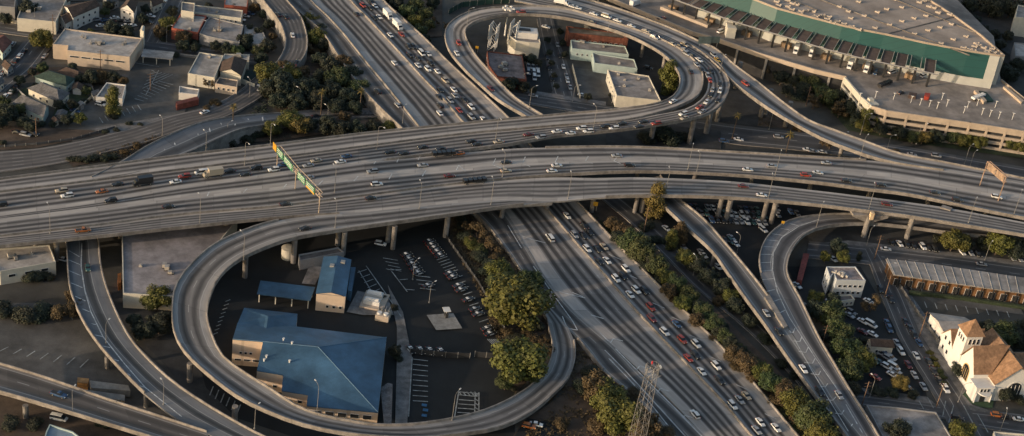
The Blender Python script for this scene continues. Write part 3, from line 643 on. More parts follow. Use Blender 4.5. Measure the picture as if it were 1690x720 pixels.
# carport
def carport(px, h, label, rm, name='carport', posts=((0,),)):
    q = ccw([P(x, y, h) for x, y in px]); o0 = sum(q, Vector())/len(q); o0.z = 0; root = empty(name, o0); tag(root, label, 'carport'); q = [p-o0 for p in q]
    b = MB(); b.prism(q, h-.35); b.build('roof', rm, root)
    iq = inset(q, .8)
    for i in range(len(iq)):
        a, c = iq[i], iq[(i+1) % len(iq)]; k = max(1, int((c-a).length/6))
        for j in range(k):
            s_ = a.lerp(c, j/k); b = MB(); b.box((s_.x, s_.y, -.2), .35, .35, h-.15); b.build('post', W_cream, root)
    return root, q
carport([(236,81),(288,86),(283,98),(233,93)], 4, 'pale flat roofed carport joined to the beige building', R_light)
bt = building('garage_building', [(176,136),(208,140),(202,163),(158,160)], 4, W_white, R_grey, 'small white flat roofed building alone in the upper left lot', 'building'); bwin(bt, 0, 2, 1, 2.6, 2.0, 1.3)
house('bungalow', [(44,146),(72,136),(116,154),(98,170)], 4, 2.6, W_cream, R_slate, 'bungalow with a wide grey hipped roof below the beige building', hip=.5)
house('bungalow', [(20,170),(52,162),(82,176),(72,194)], 4, 2.8, W_teal, R_slate, 'pale teal cottage with a grey gable roof beside the brown lot', hip=0)
house('bungalow', [(55,127),(85,117),(125,130),(110,143)], 4, 2.4, W_teal, R_green, 'low house with a dark green roof close behind the grey hipped bungalow', hip=.4)
house('bungalow', [(-22,62),(-5,58),(20,70),(4,88)], 4.2, 1.8, W_teal, mat('rust_shingle', (.14,.06,.045), .95, .3), 'teal walled house with a rust red roof at the far left edge', hip=0)
house('bungalow', [(2,108),(14,102),(24,110),(12,117)], 3.6, 1.8, W_grey, R_brown, 'small brown roofed house left of the far left side street', hip=0)
house('bungalow', [(-14,135),(0,128),(8,136),(-6,145)], 3.6, 1.8, W_cream, R_slate, 'grey roofed cottage cut by the left edge below the rust red roof', hip=0)
house('shed', [(106,168),(116,165),(122,170),(112,174)], 2.6, .8, W_teal, R_dim, 'tiny teal shed in the yard right of the hipped bungalow', 'shed', wins=False)
house('shed', [(128,170),(137,168),(141,173),(132,176)], 2.6, .8, W_grey, R_light, 'tiny pale roofed shed by the yard wall', 'shed', wins=False)
house('shed', [(84,196),(93,193),(99,198),(90,202)], 2.6, .8, W_cream, R_brown, 'tiny brown roofed shed beside the teal cottage', 'shed', wins=False)
fence([(28,150),(50,170),(22,188)], 1.5, W_grey, 'grey yard wall between the left street and the cottages')
fence([(100,128),(150,143),(158,160)], 1.5, W_grey, 'grey yard wall behind the bungalows')
patch('lawn', [(30,150),(60,138),(50,170),(30,178)], M_grass, 'dark green front yards of the cottages')
patch('lawn', [(100,160),(140,150),(150,165),(105,200),(85,195)], M_grass, 'dark green back yards of the cottages')
patch('soil_bank', [(60,110),(130,112),(200,125),(195,140),(120,135),(60,125)], M_dirt, 'brown yard strip in front of the beige building')
house('bungalow', [(88,2),(104,-6),(118,0),(102,10)], 4, 2, W_cream, R_brown, 'small brown roofed house at the top edge left of the white villa', hip=0)
house('bungalow', [(168,0),(186,-6),(198,0),(180,8)], 4, 2, W_grey, R_slate, 'small grey roofed house at the top edge between the two white villas', hip=0)
house('bungalow', [(92,120),(118,112),(140,122),(128,131)], 3.6, 2, W_grey, R_brown, 'low brown roofed house right of the dark green roof', hip=.3)
house('bungalow', [(4,178),(18,172),(30,178),(16,188)], 3.6, 1.8, W_grey, R_slate, 'small dim cottage hidden in the trees at the far left', hip=0)
house('shed', [(148,152),(160,148),(166,154),(154,160)], 2.8, 1, W_white, R_slate, 'white walled shed near the small white flat roofed building', 'shed', wins=False)
house('bungalow', [(246,2),(262,-6),(270,4),(252,12)], 4, 2, W_cream, R_brown, 'brown roofed house at the top edge beside the sloping street', hip=0)
house('shed', [(95,182),(112,184),(108,194),(90,191)], 3, .8, W_grey, R_slate, 'small grey shed between the cottages and the white building', 'shed', wins=False)
house('shed', [(120,138),(138,140),(135,150),(118,148)], 3, 1.2, W_white, R_brown, 'small brown roofed shed behind the bungalows', 'shed', wins=False)
house('villa', [(103,10),(150,4),(166,10),(120,30)], 7, 2.2, W_white, R_brown, 'two storey white house with a dark brown roof above the beige building', hip=0)
house('villa', [(95,28),(115,18),(130,28),(108,40)], 5, 2.0, W_white, R_brown, 'lower white wing with a dark brown roof touching the two storey house', 'house', hip=0)
house('villa', [(197,14),(211,-2),(228,4),(222,22)], 6, 3.2, W_white, R_brown, 'white gabled house with a steep roof beside the car filled lot', hip=0)
bt = building('warehouse', [(28,30),(42,-6),(110,-2),(92,36)], 7, W_cream, R_grey, 'large cream flat roofed block at the upper left corner', 'building', nunits=3); bwin(bt, 0, 5, 1, 2, 1.2, 3.5)
bt = building('warehouse', [(0,10),(-30,0),(-20,-20),(28,-14),(24,12)], 7, W_grey, R_dim, 'grey flat block cut by the upper left corner of the picture', 'building'); bwin(bt, 0, 4, 2, 1.2, 1.2, 2)
bt = building('workshop', [(299,21),(341,26),(327,54),(283,46)], 6, W_red, R_light, 'red walled workshop with a pale roof beside the sloping street', 'building', nunits=2); bwin(bt, 0, 4, 1, 1.5, 1.2, 3)
bt = building('workshop', [(347,28),(402,41),(395,70),(344,60),(329,55),(341,33)], 5.5, W_grey, R_grey, 'grey patched roof workshop right of the red walled one', 'building', nunits=4); bwin(bt, 0, 5, 1, 1.4, 1.2, 2.5)
bt = building('apartment_building', [(320,8),(401,17),(398,30),(318,20)], 6.5, W_cream, R_grey, 'long cream building with a row of small windows at the top left', 'building', nunits=2); bwin(bt, 0, 9, 1, 1, 1.4, 4.2)
bt = building('apartment_building', [(300,3),(322,5),(320,20),(299,17)], 9.5, W_cream, R_grey, 'tall cream corner block beside the long cream building', 'building'); bwin(bt, 0, 3, 2, 1.1, 1.5, 3.2)
bt = building('workshop', [(372,-6),(410,-2),(408,12),(370,8)], 5, W_red, R_light, 'white roofed shed with a red wall at the top edge', 'building')
bt = building('workshop', [(404,42),(432,46),(440,66),(428,74),(402,66)], 4, W_grey, R_light, 'low pale roofed building beside the curving road', 'building', nunits=2)
bt = building('shop_building', [(329,86),(369,92),(354,128),(310,121)], 6, W_cream, R_light, 'cream shop with a pale flat roof and one round roof vent', 'building', units=[(346,95)]); bwin(bt, 0, 4, 1, 2.2, 1.4, 3)
bt = building('shop_building', [(370,89),(412,90),(411,99),(369,97)], 5, W_cream, R_light, 'low cream strip of roofs behind the dark gabled house', 'building', nunits=2)
house('shop_house', [(364,102),(400,98),(410,112),(398,128),(364,122)][:1]+[(408,100),(399,126),(362,118)], 5.5, 2.4, W_cream, R_brown, 'dark gabled house between the cream shop and the green yard', 'house', hip=0)
bt = building('shop_building', [(362,127),(393,132),(391,144),(355,138)], 4.5, W_beige, R_dim, 'small beige building with four square windows by the broad road', 'building'); bwin(bt, 0, 4, 1, 1.1, 1.2, 2.4)
bt = building('trailer', [(296,142),(329,147),(326,156),(295,153)], 3.8, W_white, R_light, 'white box trailer parked at the edge of the worn lot', 'trailer')
b = MB(); b.prism([P(x, y, 3.2) for x, y in [(290,168),(326,159),(328,164),(292,173)]], .3); tag(b.build('shipping_container', mat('rust_container', (.22,.06,.04), .8, .3, 1, seams=(40,.5))), 'long rust red container beside the white trailer', 'container')
fence([(389,134),(420,147)], 2.6, W_cream, 'cream panel fence lit by the sun beside the broad road')
fence([(105,205),(152,163)], 1.8, W_cream, 'pale wall between the cottages and the upper left lot')
fence([(240,85),(330,96)], 1.2, W_grey, 'low grey wall along the back of the worn lot')
fence([(-5,36),(95,50)], 2.2, W_cream, 'pale wall in front of the large cream block')
fence([(-10,245),(60,240),(120,232),(190,212)], 1.2, mat('chain_link', (.10,.10,.10), .6, .2), 'grey chain fence between the brown lot and the broad road')

# --- inside the upper loop
bt = building('brick_building', [(804,84),(862,91),(869,131),(821,126),(807,108)], 6.5, W_brick, mat('mottled_roof', (.17,.14,.135), .9, .4, .4), 'brick building with a stained flat roof inside the upper loop', 'building', nunits=6); bwin(bt, 0, 4, 1, 1.4, 1.2, 3.5)
bt = building('office_building', [(840,42),(887,47),(892,71),(874,70),(852,67),(842,60)], 9, W_cream, R_grey, 'cream two storey block with a roof penthouse inside the upper loop', 'building'); bwin(bt, 0, 3, 2, 2, 1.2, 3.0, 3.2)
q = P(868,58,9); b = MB(); b.box((q.x, q.y, 8.3), 11, 7, 3.4, .15); b.box((q.x-1, q.y, 11.7), 6, 3, .3, .15, 1); o = b.build('penthouse', [W_white, M_dark], bt[0]); o.location = -Vector(bt[0].location)
bt = building('brick_building', [(935,43),(1024,54),(1037,64),(939,54)], 8, W_brick, R_grey, 'long red brick building just under the loop parapet', 'building', units=[(968,47),(973,49)]); bwin(bt, 0, 10, 1, 1.4, 1.6, 3.8, 3)
bt = building('workshop', [(942,66),(1032,76),(1038,90),(944,80)], 6.5, W_teal, R_grey, 'pale teal walled building with a curved roof unit behind the red brick', 'building', units=[(960,70),(962,71),(996,78)]); bwin(bt, 0, 10, 1, .9, 1.2, 3.6)
bt = building('workshop', [(978,87),(1047,98),(1052,113),(981,104)], 5.5, W_teal, R_grey, 'narrow pale teal building in the middle of the looped block', 'building', nunits=1)
bt = building('warehouse', [(1003,115),(1071,125),(1091,166),(1018,158)], 6.5, W_cream, R_grey, 'broad warehouse with a bright west wall at the foot of the loop', 'building', units=[(1020,124),(1031,133),(1053,131),(1030,143),(1072,150)]); bwin(bt, 0, 5, 1, 1.6, .8, 4)
fence([(944,112),(957,165)], 2.4, W_cream, 'pale yard wall along the side street inside the loop', posts=False, cat='wall')
def billboard(base, top, wdt, dep, label, ang):
    """tall lattice frame with the panel on its far face"""
    p = P(*base, 0); root = empty('billboard', p, ang); tag(root, label, 'billboard')
    # height such that the head lands on the photo's pixel row
    h = 6
    while h < 60 and proj(p+Vector((0,0,h)))[1] > top: h += .25
    for x in (-wdt/2, 0, wdt/2):
        b = MB(); b.bar((x,-dep/2,0), (x,-dep/2,h), .22); b.bar((x,dep/2,0), (x,dep/2,h), .22)
        k = int(h/3)
        for j in range(k):
            z_, z2 = h*j/k, h*(j+1)/k; s_ = 1 if j % 2 else -1
            b.bar((x,-dep/2*s_,z_), (x,dep/2*s_,z2), .12, 4)
        b.build('frame', M_white, root)
    b = MB(); b.box((0,dep/2+.3,h*.45), wdt+2, .3, h*.55); b.build('panel', mat('billboard_back', (.5,.48,.44), .7, .1), root)
    b = MB()
    for j in range(5): b.bar((-wdt/2-1,-dep/2,h*.5+j*h*.12), (wdt/2+1,-dep/2,h*.5+j*h*.12), .14, 4)
    b.build('brace', M_white, root)
    return root
billboard((812,82), 40, 5, 3.4, 'white lattice backed billboard standing at the left behind the brick building', rad(78))
billboard((845,84), 36, 5, 3.0, 'white lattice backed billboard rising in front of the cream two storey block', rad(78))
# tall flood light mast
p = P(833,60,0); root = empty('light_mast', p); tag(root, 'very tall white mast with a ring of floodlights inside the upper loop', 'light mast')
h = 6
while proj(p+Vector((0,0,h)))[1] > 14: h += .25
b = MB(); b.bar((0,0,0), (0,0,h), .55, 8, .35); b.build('pole', M_white, root)
for k in range(6):
    a = k*math.pi/3; b = MB(); b.bar((0,0,h), (math.cos(a)*2.6, math.sin(a)*2.6, h), .12, 4); b.box((math.cos(a)*2.7, math.sin(a)*2.7, h-.4), 1.1, 1.1, .8, a); b.build('floodlight', M_white, root)

# --- inside the lower loop: blue roofed station
root = empty('police_station', P(520,640,0)); tag(root, 'large blue metal roofed building with lit beige walls inside the lower loop', 'building')
o0 = Vector(root.location)
def ppx(x, y, pl): return plane_hit(x, y, pl)-o0
zr, ze = 11.0, 5.6
RA, RB = P(434,564,zr), P(525,573,zr)
S_pl = mkplane(RA, RB, P(624,681,ze-1)); 
def dropwalls(pts, m, name, skip=()):
    b = MB(); n = len(pts)
    for i in range(n):
        if i in skip: continue
        a, c = pts[i], pts[(i+1) % n]; 
        b.face([(a.x,a.y,-.2),(c.x,c.y,-.2),(c.x,c.y,c.z-.02),(a.x,a.y,a.z-.02)])
    return b.build(name, m, root)
spx = [(434,564),(525,573),(624,681),(506,670),(508,652),(465,645),(467,619),(424,612)]
sp = [ppx(x, y, S_pl) for x, y in spx]
z2 = RB-o0
far = ppx(638,557, mkplane(RB, P(624,681,ze-1), P(640,557,ze)))
nb = P(490,539,6.2)-o0; nl = P(392,533,7.4)-o0
def sheet(pts, name, m, t=.3):
    b = MB(); b.face(pts); lo = [p-Vector((0,0,t)) for p in pts]; b.face(list(reversed(lo)))
    for i in range(len(pts)): j = (i+1) % len(pts); b.face([pts[i], lo[i], lo[j], pts[j]])
    me = b.mesh(name, m); bm = bmesh.new(); bm.from_mesh(me); bmesh.ops.recalc_face_normals(bm, faces=bm.faces); bmesh.ops.triangulate(bm, faces=[f for f in bm.faces if len(f.verts) > 4]); bm.to_mesh(me); bm.free()
    return link(name, me, root)
sheet(sp, 'roof', R_blue)
sheet([RB-o0, far, sp[2]], 'roof', R_blue)
WL = P(384,560,zr)-o0
sheet([WL, RA-o0, RB-o0, far, nb, nl], 'roof', R_blue)
b = MB()
for a_, c_ in ((RA-o0, RB-o0), (RB-o0, sp[2]), (RB-o0, far), (WL, RA-o0)): b.bar(a_+Vector((0,0,.05)), c_+Vector((0,0,.05)), .14, 4)
b.build('ridge_cap', mat('ridge_blue', (.10,.18,.26), .6, .15), root)
# little wing on the back with a hip
w0, w1, w2, w3, wt = P(403,508,5.6)-o0, P(491,518,5.6)-o0, P(489,541,6.0)-o0, P(392,534,7.2)-o0, P(443,522,8.4)-o0
wb = P(439,545,7.6)-o0
sheet([w0, w1, wt], 'roof', R_blue); sheet([w1, w2, wb, wt], 'roof', R_blue); sheet([w0, wt, wb, w3], 'roof', R_blue)
M_band = mat('station_wall', (.55,.43,.32), .85, .1, .4, seams=(80,1.6))
b = MB()
def wallseg(a, c, z0=-.2):
    b.face([(a.x,a.y,z0),(c.x,c.y,z0),(c.x,c.y,c.z-.25),(a.x,a.y,a.z-.25)])
ring = [WL, RA-o0, sp[7], sp[6], sp[5], sp[4], sp[3], sp[2], far, nb, nl]
for a, c in zip(ring, ring[1:]+ring[:1]): wallseg(a, c)
for a, c in ((w0,w1),(w1,w2),(w3,w0)): wallseg(a, c)
b.build('wall', M_band, root)
add_windows(root, WL, RA-o0, 3, 1, 1.1, 1.0, 5.6, 3, t0=.2, t1=.7)
add_windows(root, WL, RA-o0, 3, 1, 2.4, .9, 2.6, 3, t0=.05, t1=.95)
add_windows(root, sp[3], sp[2], 5, 1, 3.0, 1.8, 2.2, 3, m=M_dark)
add_windows(root, sp[7], sp[6], 2, 1, 1.6, 1.2, 2.4, 3); add_windows(root, sp[5], sp[4], 2, 1, 1.6, 1.2, 2.4, 3)
for x, y in ((468,562),(482,568),(478,598),(440,590),(436,596)):
    q = ppx(x, y, S_pl if y > 566 else mkplane(WL+o0, RB, nb+o0)); b = MB(); b.bar((0,0,-.5), (0,0,.8), .3, 8); b.bar((0,0,.8), (0,0,.95), .45, 8); b.build('roof_vent', M_white, root, q)
# covered walk at the east corner
b = MB(); b.prism([P(x, y, 3.6)-o0 for x, y in [(628,640),(640,632),(648,634),(646,700),(634,700)]], 3.3); b.build('canopy', R_slate, root)
for x, y in ((632,652),(645,652),(636,690)):
    q = P(x, y, 3.4)-o0; b = MB(); b.box((q.x, q.y, -.1), .3, .3, 3.45); b.build('post', W_cream, root)

r_ = house('service_building', [(534,424),(580,429),(571,490),(521,485)], 7.6, 1.1, M_band, R_blue, 'tall beige building with a low blue gable roof beside the blue carport', 'building', hip=0, along=1 if False else None, eave=.25, wins=False)
root2 = r_[0]; q = r_[1]
fr = min(range(4), key=lambda i: ((q[i]+q[(i+1) % 4])/2).y); add_windows(root2, q[fr], q[(fr+1) % 4], 3, 1, 1.2, 1.2, 2.4, 3, t0=.3, t1=.95, off=-.35)
for x, y in ((548,440),(566,434)):
    q_ = P(x, y, 8.3); b = MB(); b.box((q_.x-root2.location.x, q_.y-root2.location.y, 7.9), 1.6, 1.6, 1.2); b.build('roof_vent', M_steel, root2)
b = MB(); b.prism([P(x, y, 4.5)-Vector(root2.location) for x, y in [(579,441),(587,441),(580,481),(574,479)]], .0, 0); b.build('annex', R_blue, root2)
carport([(430,463),(520,474),(512,496),(424,485)], 4.2, 'long blue roofed carport left of the tall beige building', R_blue)
bt = building('storage_building', [(493,420),(558,408),(568,416),(495,430)], 4.5, W_grey, R_dim, 'low grey building half hidden beneath the deck by the blue roofs', 'building', z0=0)
p = P(475,425,0); b = MB(); b.bar((0,0,0), (0,0,4.5), 2.6, 20); b.bar((0,0,4.5), (0,0,4.8), 2.7, 20, 1.2); root = tag(b.build('water_tank', W_cream, None, p), 'round cream tank under the loop beside a pillar', 'tank')
# equipment pad
p = P(618,500,0); root = empty('generator_set', p, rad(-5)); tag(root, 'white generator housings on a beige plinth beside the small blue roof', 'generator')
b = MB(); b.box((0,0,0), 9, 11, 1.2); b.build('plinth', W_beige, root)
for dy in (-2.4, 2.2):
    b = MB(); b.box((-.5,dy,1.2), 6, 2.4, 1.8); b.bar((-3,dy,3.0), (2,dy,3.0), .8, 10); b.build('housing', M_white, root)
p = P(632,525,0); root = empty('cooling_unit', p, rad(-5)); tag(root, 'brown slatted cooling frame with white fans below the white generators', 'cooling unit')
b = MB(); b.box((0,0,0), 5, 5, 2.4); b.build('casing', W_beige, root)
for dx in (-1.2, 1.2): b = MB(); b.bar((dx,-1,2.4), (dx,-1,3.1), .9, 12); b.build('fan', M_white, root)
for k in range(4): b = MB(); b.box((-2+k*1.3,1.4,2.4), .25, 2.4, 1.4); b.build('slat', M_steel, root)
p = P(736,524,0); root = empty('fuel_pump', p, rad(20)); tag(root, 'white topped fuel pump standing on the pale square concrete pad', 'fuel pump')
b = MB(); b.box((0,0,0), 2.2, 4.0, .3); b.build('island', W_grey, root)
b = MB(); b.box((0,-.8,.3), 1.0, .8, 1.9); b.box((0,.9,.3), 1.0, .8, 1.7); b.build('cabinet', M_dark, root)
b = MB(); b.bar((0,0,.3), (0,0,3.4), .15); b.box((0,.2,3.3), 2.6, 3.0, .25); b.build('canopy', M_white, root)
# flat roofed warehouse under the deck at the left
bt = building('warehouse', [(201,388),(300,372),(392,362),(345,420),(285,489),(203,484)], 6.5, W_cream, mat('lilac_grey_roof', (.24,.22,.22), .9, .2, .25), 'big grey flat roofed warehouse between the side ramp and the loop', 'building', units=[(276,444),(272,440),(282,452),(232,440)])
bt = building('office_building', [(-30,432),(-20,412),(82,404),(92,432),(0,448)], 6, W_cream, R_light, 'cream flat roofed block under the deck at the left edge', 'building', units=[(20,425),(26,428),(52,420)]); bwin(bt, 0, 3, 1, 2.6, 1.2, 3.4)
b = MB(); b.prism([P(x, y, 3.2) for x, y in [(194,452),(200,450),(200,466),(195,468)]], 0); tag(b.build('dumpster', mat('orange_paint', (.4,.14,.03), .7, .2)), 'orange bin standing against the big grey warehouse', 'bin')
# trailers in the corner lot
for i, (px_, lab) in enumerate([([(148,628),(212,636),(215,645),(150,640)], 'long grey trailer parked above the other in the corner lot'), ([(140,643),(206,652),(206,662),(150,652)], 'long grey trailer parked against the corner ramp')]):
    b = MB(); b.prism([P(x, y, 3.6) for x, y in px_], .9); o = b.build('trailer', mat('tarp_grey', (.2,.19,.17), .8, .2)); tag(o, lab, 'trailer')
b = MB(); b.prism([P(x, y, 3) for x, y in [(128,623),(147,625),(145,633),(127,631)]], 0); tag(b.build('shed', mat('ochre_paint', (.3,.16,.06), .8, .3)), 'small ochre shed beside the grey trailers', 'shed')
bt = building('shed', [(76,712),(82,700),(120,712),(150,735),(70,735)], 4, W_teal, mat('pale_blue_roof', (.2,.27,.33), .7, .15), 'pale blue roof corner at the bottom left edge', 'shed')

# --- right side
bt = building('apartment_building', [(1364,440),(1412,440),(1429,463),(1381,462),(1376,450),(1370,458)], 8.5, mat('pale_blue_wall', (.42,.45,.47), .85, .12), mat('rubble_roof', (.24,.2,.19), .9, .5, .5), 'pale two storey block with a cluttered roof beside the side street', 'building', nunits=5); bwin(bt, 0, 5, 2, 1.4, 1.2, 2.4, 3.2); bwin(bt, 1, 2, 2, 1.2, 1.2, 2.4, 3.2)
bt = building('shed', [(1372,488),(1405,486),(1411,494),(1380,498)], 3.2, W_cream, R_dim, 'low lean-to in front of the pale two storey block', 'shed'); bwin(bt, 0, 4, 1, .9, 1.2, 1.6)
house('cottage', [(1430,558),(1468,560),(1477,575),(1438,572)], 4, 1.6, W_cream, R_brown, 'small brown roofed cottage among the cars of the back lot', 'house', hip=0)
b = MB(); b.prism([P(x, y, 3.0) for x, y in [(1326,418),(1336,419),(1324,463),(1315,462)]], .2); tag(b.build('shipping_container', mat('red_container', (.2,.045,.035), .8, .3, 1, seams=(40,.6))), 'long dull red container inside the bend of the hook ramp', 'container')
# metal roofed warehouse with orange ends
W_px = [(1462,427),(1535,435),(1700,460),(1710,487),(1475,453)]
q = ccw([P(x, y, 6.5) for x, y in W_px]); root = empty('warehouse', q[0].xy.to_3d()); tag(root, 'long ribbed metal roofed warehouse with an orange end wall', 'building'); o0 = Vector(root.location)
b = MB(); b.prism([p-o0 for p in q], 6.0); b.build('roof', mat('ribbed_metal_roof', (.27,.25,.23), .7, .25, .2), root)
A, B2 = P(1477,456,6.0)-o0, P(1710,490,6.0)-o0; A0, B0 = P(1464,428,6.0)-o0, P(1705,462,6.0)-o0
for j in range(17):
    t = j/16; a, c = A0.lerp(B0, t), A.lerp(B2, t); b = MB(); b.bar((a.x,a.y,6.55), (c.x,c.y,6.55), .12, 4); b.build('roof_rib', mat('rib_grey', (.34,.33,.32), .7, .1), root)
dd = (A-A0).normalized()
b = MB(); b.prism([A0.lerp(A, .02)+Vector((.3,0,0)), B0, B0.lerp(B2, .82), A0.lerp(A, .82)+Vector((.3,0,0))], -.2); b.build('wall', W_orange, root)
b = MB(); k = 12
for j in range(k):
    c = A0.lerp(A, .9).lerp(B0.lerp(B2, .9), (j+.5)/k); b2 = MB(); b2.box((c.x, c.y, -.1), .5, .5, 6.05); b2.build('post', M_dark, root)
for j in range(k):
    a = A0.lerp(A, .82).lerp(B0.lerp(B2, .82), (j+.15)/k); c = A0.lerp(A, .82).lerp(B0.lerp(B2, .82), (j+.85)/k)
    add_windows(root, a, c, 1, 1, (c-a).length*.8, 3.4, 2.0, 0, m=M_dark, name='door')
fence([(1468,450),(1494,490),(1560,585)], 1.8, mat('chain_link', (.10,.10,.10), .6, .2), 'chain fence along the pavement from the warehouse to the church')
fence([(1500,486),(1585,495),(1700,512)], 1.6, mat('hedge_green', (.03,.045,.02), .95, .4, 1.5), 'low hedge along the flat lot near the warehouse', name='hedge', posts=False, wdt=1.4, cat='hedge')
# annex beside the church
house('church_annex', [(1533,516),(1592,524),(1612,545),(1560,553)][:4], 5.5, 1.2, W_white, mat('ribbed_metal_roof', (.30,.29,.28), .6, .12, .2), 'white walled annex with a ribbed metal roof beside the church', 'building', hip=0, along=0)
# flat roof bottom right
building('flat_roofed_store', [(1430,668),(1480,672),(1545,680),(1585,745),(1470,745)], 4.5, W_grey, R_grey, 'large grey flat roof cut by the bottom edge left of the corner', 'building', nunits=2)
building('flat_roofed_store', [(1640,712),(1760,722),(1760,760),(1650,760)], 4.5, W_cream, R_light, 'cream flat roof corner at the bottom right edge', 'building')

# ================================================================ church
CO = P(1597,648,0); ce1 = (P(1557,590,0)-CO).normalized(); ce2 = Vector((ce1.y, -ce1.x, 0))
root = empty('church', CO, math.atan2(ce2.y, ce2.x)); tag(root, 'white church with brown shingle roofs and a square pyramid topped tower', 'church')
# local axes: +x right (ce2), +y back (ce1)
W_ch = mat('church_wall', (.66,.64,.60), .8, .08, .5); R_ch = mat('church_shingle', (.26,.155,.09), .95, .2, 1.2)
def lsheet(parent, pts, name, m, t=.25):
    b = MB(); pts = [Vector(p) for p in pts]; b.face(pts); lo = [p-Vector((0,0,t)) for p in pts]; b.face(list(reversed(lo)))
    for i in range(len(pts)): j = (i+1) % len(pts); b.face([pts[i], lo[i], lo[j], pts[j]])
    me = b.mesh(name, m); bm = bmesh.new(); bm.from_mesh(me); bmesh.ops.recalc_face_normals(bm, faces=bm.faces); bm.to_mesh(me); bm.free(); return link(name, me, parent)
def lwall(pts, name='wall', m=W_ch, parent=root, t=.3):
    """vertical wall polygon given in order; thickness added behind"""
    pts = [Vector(p) for p in pts]; n = (pts[1]-pts[0]).cross(pts[2]-pts[0]).normalized()*t
    b = MB(); b.face(pts); bk = [p-n for p in pts]; b.face(list(reversed(bk)))
    for i in range(len(pts)): j = (i+1) % len(pts); b.face([pts[i], bk[i], bk[j], pts[j]])
    me = b.mesh(name, m); bm = bmesh.new(); bm.from_mesh(me); bmesh.ops.recalc_face_normals(bm, faces=bm.faces); bm.to_mesh(me); bm.free(); return link(name, me, parent)
b = MB()
def solid(x0, x1, y0, y1, z): b.prism([Vector(p) for p in ((x0,y0,z),(x1,y0,z),(x1,y1,z),(x0,y1,z))], -.3)
solid(0,15,0,11,8.8); solid(6.4,23,-5,19,8.2); solid(0.05,14,18,27,7.6); solid(23,40,0,15,7)
# gables
def gable_x(x, y0, y1, z, ya, za): b.face([(x,y0,z),(x,ya,za),(x,y1,z)]); b.face([(x+.3,y1,z),(x+.3,ya,za),(x+.3,y0,z)])
gable_x(0, 0, 11, 8.8, 5.5, 17.2); gable_x(0.05, 18, 27, 7.6, 22.5, 12.6)
b.face([(6.4,-5,8.2),(23,-5,8.2),(14.7,-5,15.2)]); b.face([(23,-4.7,8.2),(6.4,-4.7,8.2),(14.7,-4.7,15.2)])
b.build('wall', W_ch, root)
lsheet(root, [(-.5,-.5,8.9),(6.6,-.5,8.9),(14.7,5.5,17.7),(-.5,5.5,17.7)], 'roof', R_ch)
lsheet(root, [(-.5,5.5,17.7),(14.7,5.5,17.7),(14.7,11.5,8.9),(-.5,11.5,8.9)], 'roof', R_ch)
lsheet(root, [(5.9,-5.6,7.9),(14.7,-5.6,15.7),(14.7,19.3,15.7),(5.9,19.3,7.9)], 'roof', R_ch)
lsheet(root, [(14.7,-5.6,15.7),(23.6,-5.6,7.9),(23.6,19.3,7.9),(14.7,19.3,15.7)], 'roof', R_ch)
lsheet(root, [(-.4,17.6,7.4),(14,17.6,7.4),(14,22.5,13),(-.4,22.5,13)], 'roof', R_ch); lsheet(root, [(-.4,22.5,13),(14,22.5,13),(14,27.4,7.4),(-.4,27.4,7.4)], 'roof', R_ch)
lsheet(root, [(22,-.5,6.9),(41,-.5,6.9),(41,7.5,12.5),(19,7.5,12.5)], 'roof', R_ch); lsheet(root, [(19,7.5,12.5),(41,7.5,12.5),(41,15.5,6.9),(22,15.5,6.9)], 'roof', R_ch)
b = MB(); b.prism([Vector(p) for p in ((-.25,11.1,18),(6.3,11.1,18),(6.3,17.9,18),(-.25,17.9,18))], -.3); tw = b.build('tower', W_ch, root)
b = MB(); ap = (3.0,14.5,23.4); cs = [(-.9,10.5,17.8),(6.9,10.5,17.8),(6.9,18.5,17.8),(-.9,18.5,17.8)]
for i in range(4): b.face([cs[i], cs[(i+1) % 4], ap])
b.face(list(reversed(cs))); b.build('tower_roof', R_ch, tw)
add_windows(root, Vector((-.25,17.9,0)), Vector((-.25,11.1,0)), 3, 1, 1.0, 2.2, 15.2, 3, t0=.12, t1=.88)
add_windows(root, Vector((-.25,11.1,0)), Vector((6.3,11.1,0)), 3, 1, 1.0, 2.4, 15.2, 3, t0=.12, t1=.88)
add_windows(root, Vector((0.05,27,0)), Vector((0.05,18,0)), 2, 2, 1.4, 1.8, 3.2, 4.4, t0=.12, t1=.88)
def arch(x, y, z, w_, h_, axis, m1, name='arched_window'):
    f = MB(); g_ = MB()
    for mb, k, off in ((f, 1.0, .10), (g_, .84, .16)):
        pts = [(-w_/2*k, 0), (w_/2*k, 0)]+[(math.cos(a)*w_/2*k, h_-w_/2+math.sin(a)*w_/2*k) for a in [math.pi*i/12 for i in range(13)]]
        V = [Vector((x+p, y-off, z+q)) if axis == 'x' else Vector((x-off, y-p, z+q)) for p, q in pts]
        V2 = [v+(Vector((0,.3,0)) if axis == 'x' else Vector((.3,0,0))) for v in V]
        mb.face(V); 
        for i in range(len(V)): j = (i+1) % len(V); mb.face([V[i], V2[i], V2[j], V[j]])
    o = f.build(name, m1, root); g_.build('glass', M_glass, o)
    mu = MB()
    for q in (-.25, 0, .25):
        p = Vector((x+q*w_, y-.2, z)) if axis == 'x' else Vector((x-.2, y+q*w_, z)); mu.box(p, .12, .12, h_*.75)
    mu.build('mullion', m1, o)
arch(15.0,-5,2.2,6.6,6.6,'x', W_ch); arch(0,5.5,2.6,5.0,6.5,'y', mat('gold_frame', (.5,.33,.12), .7, .1))
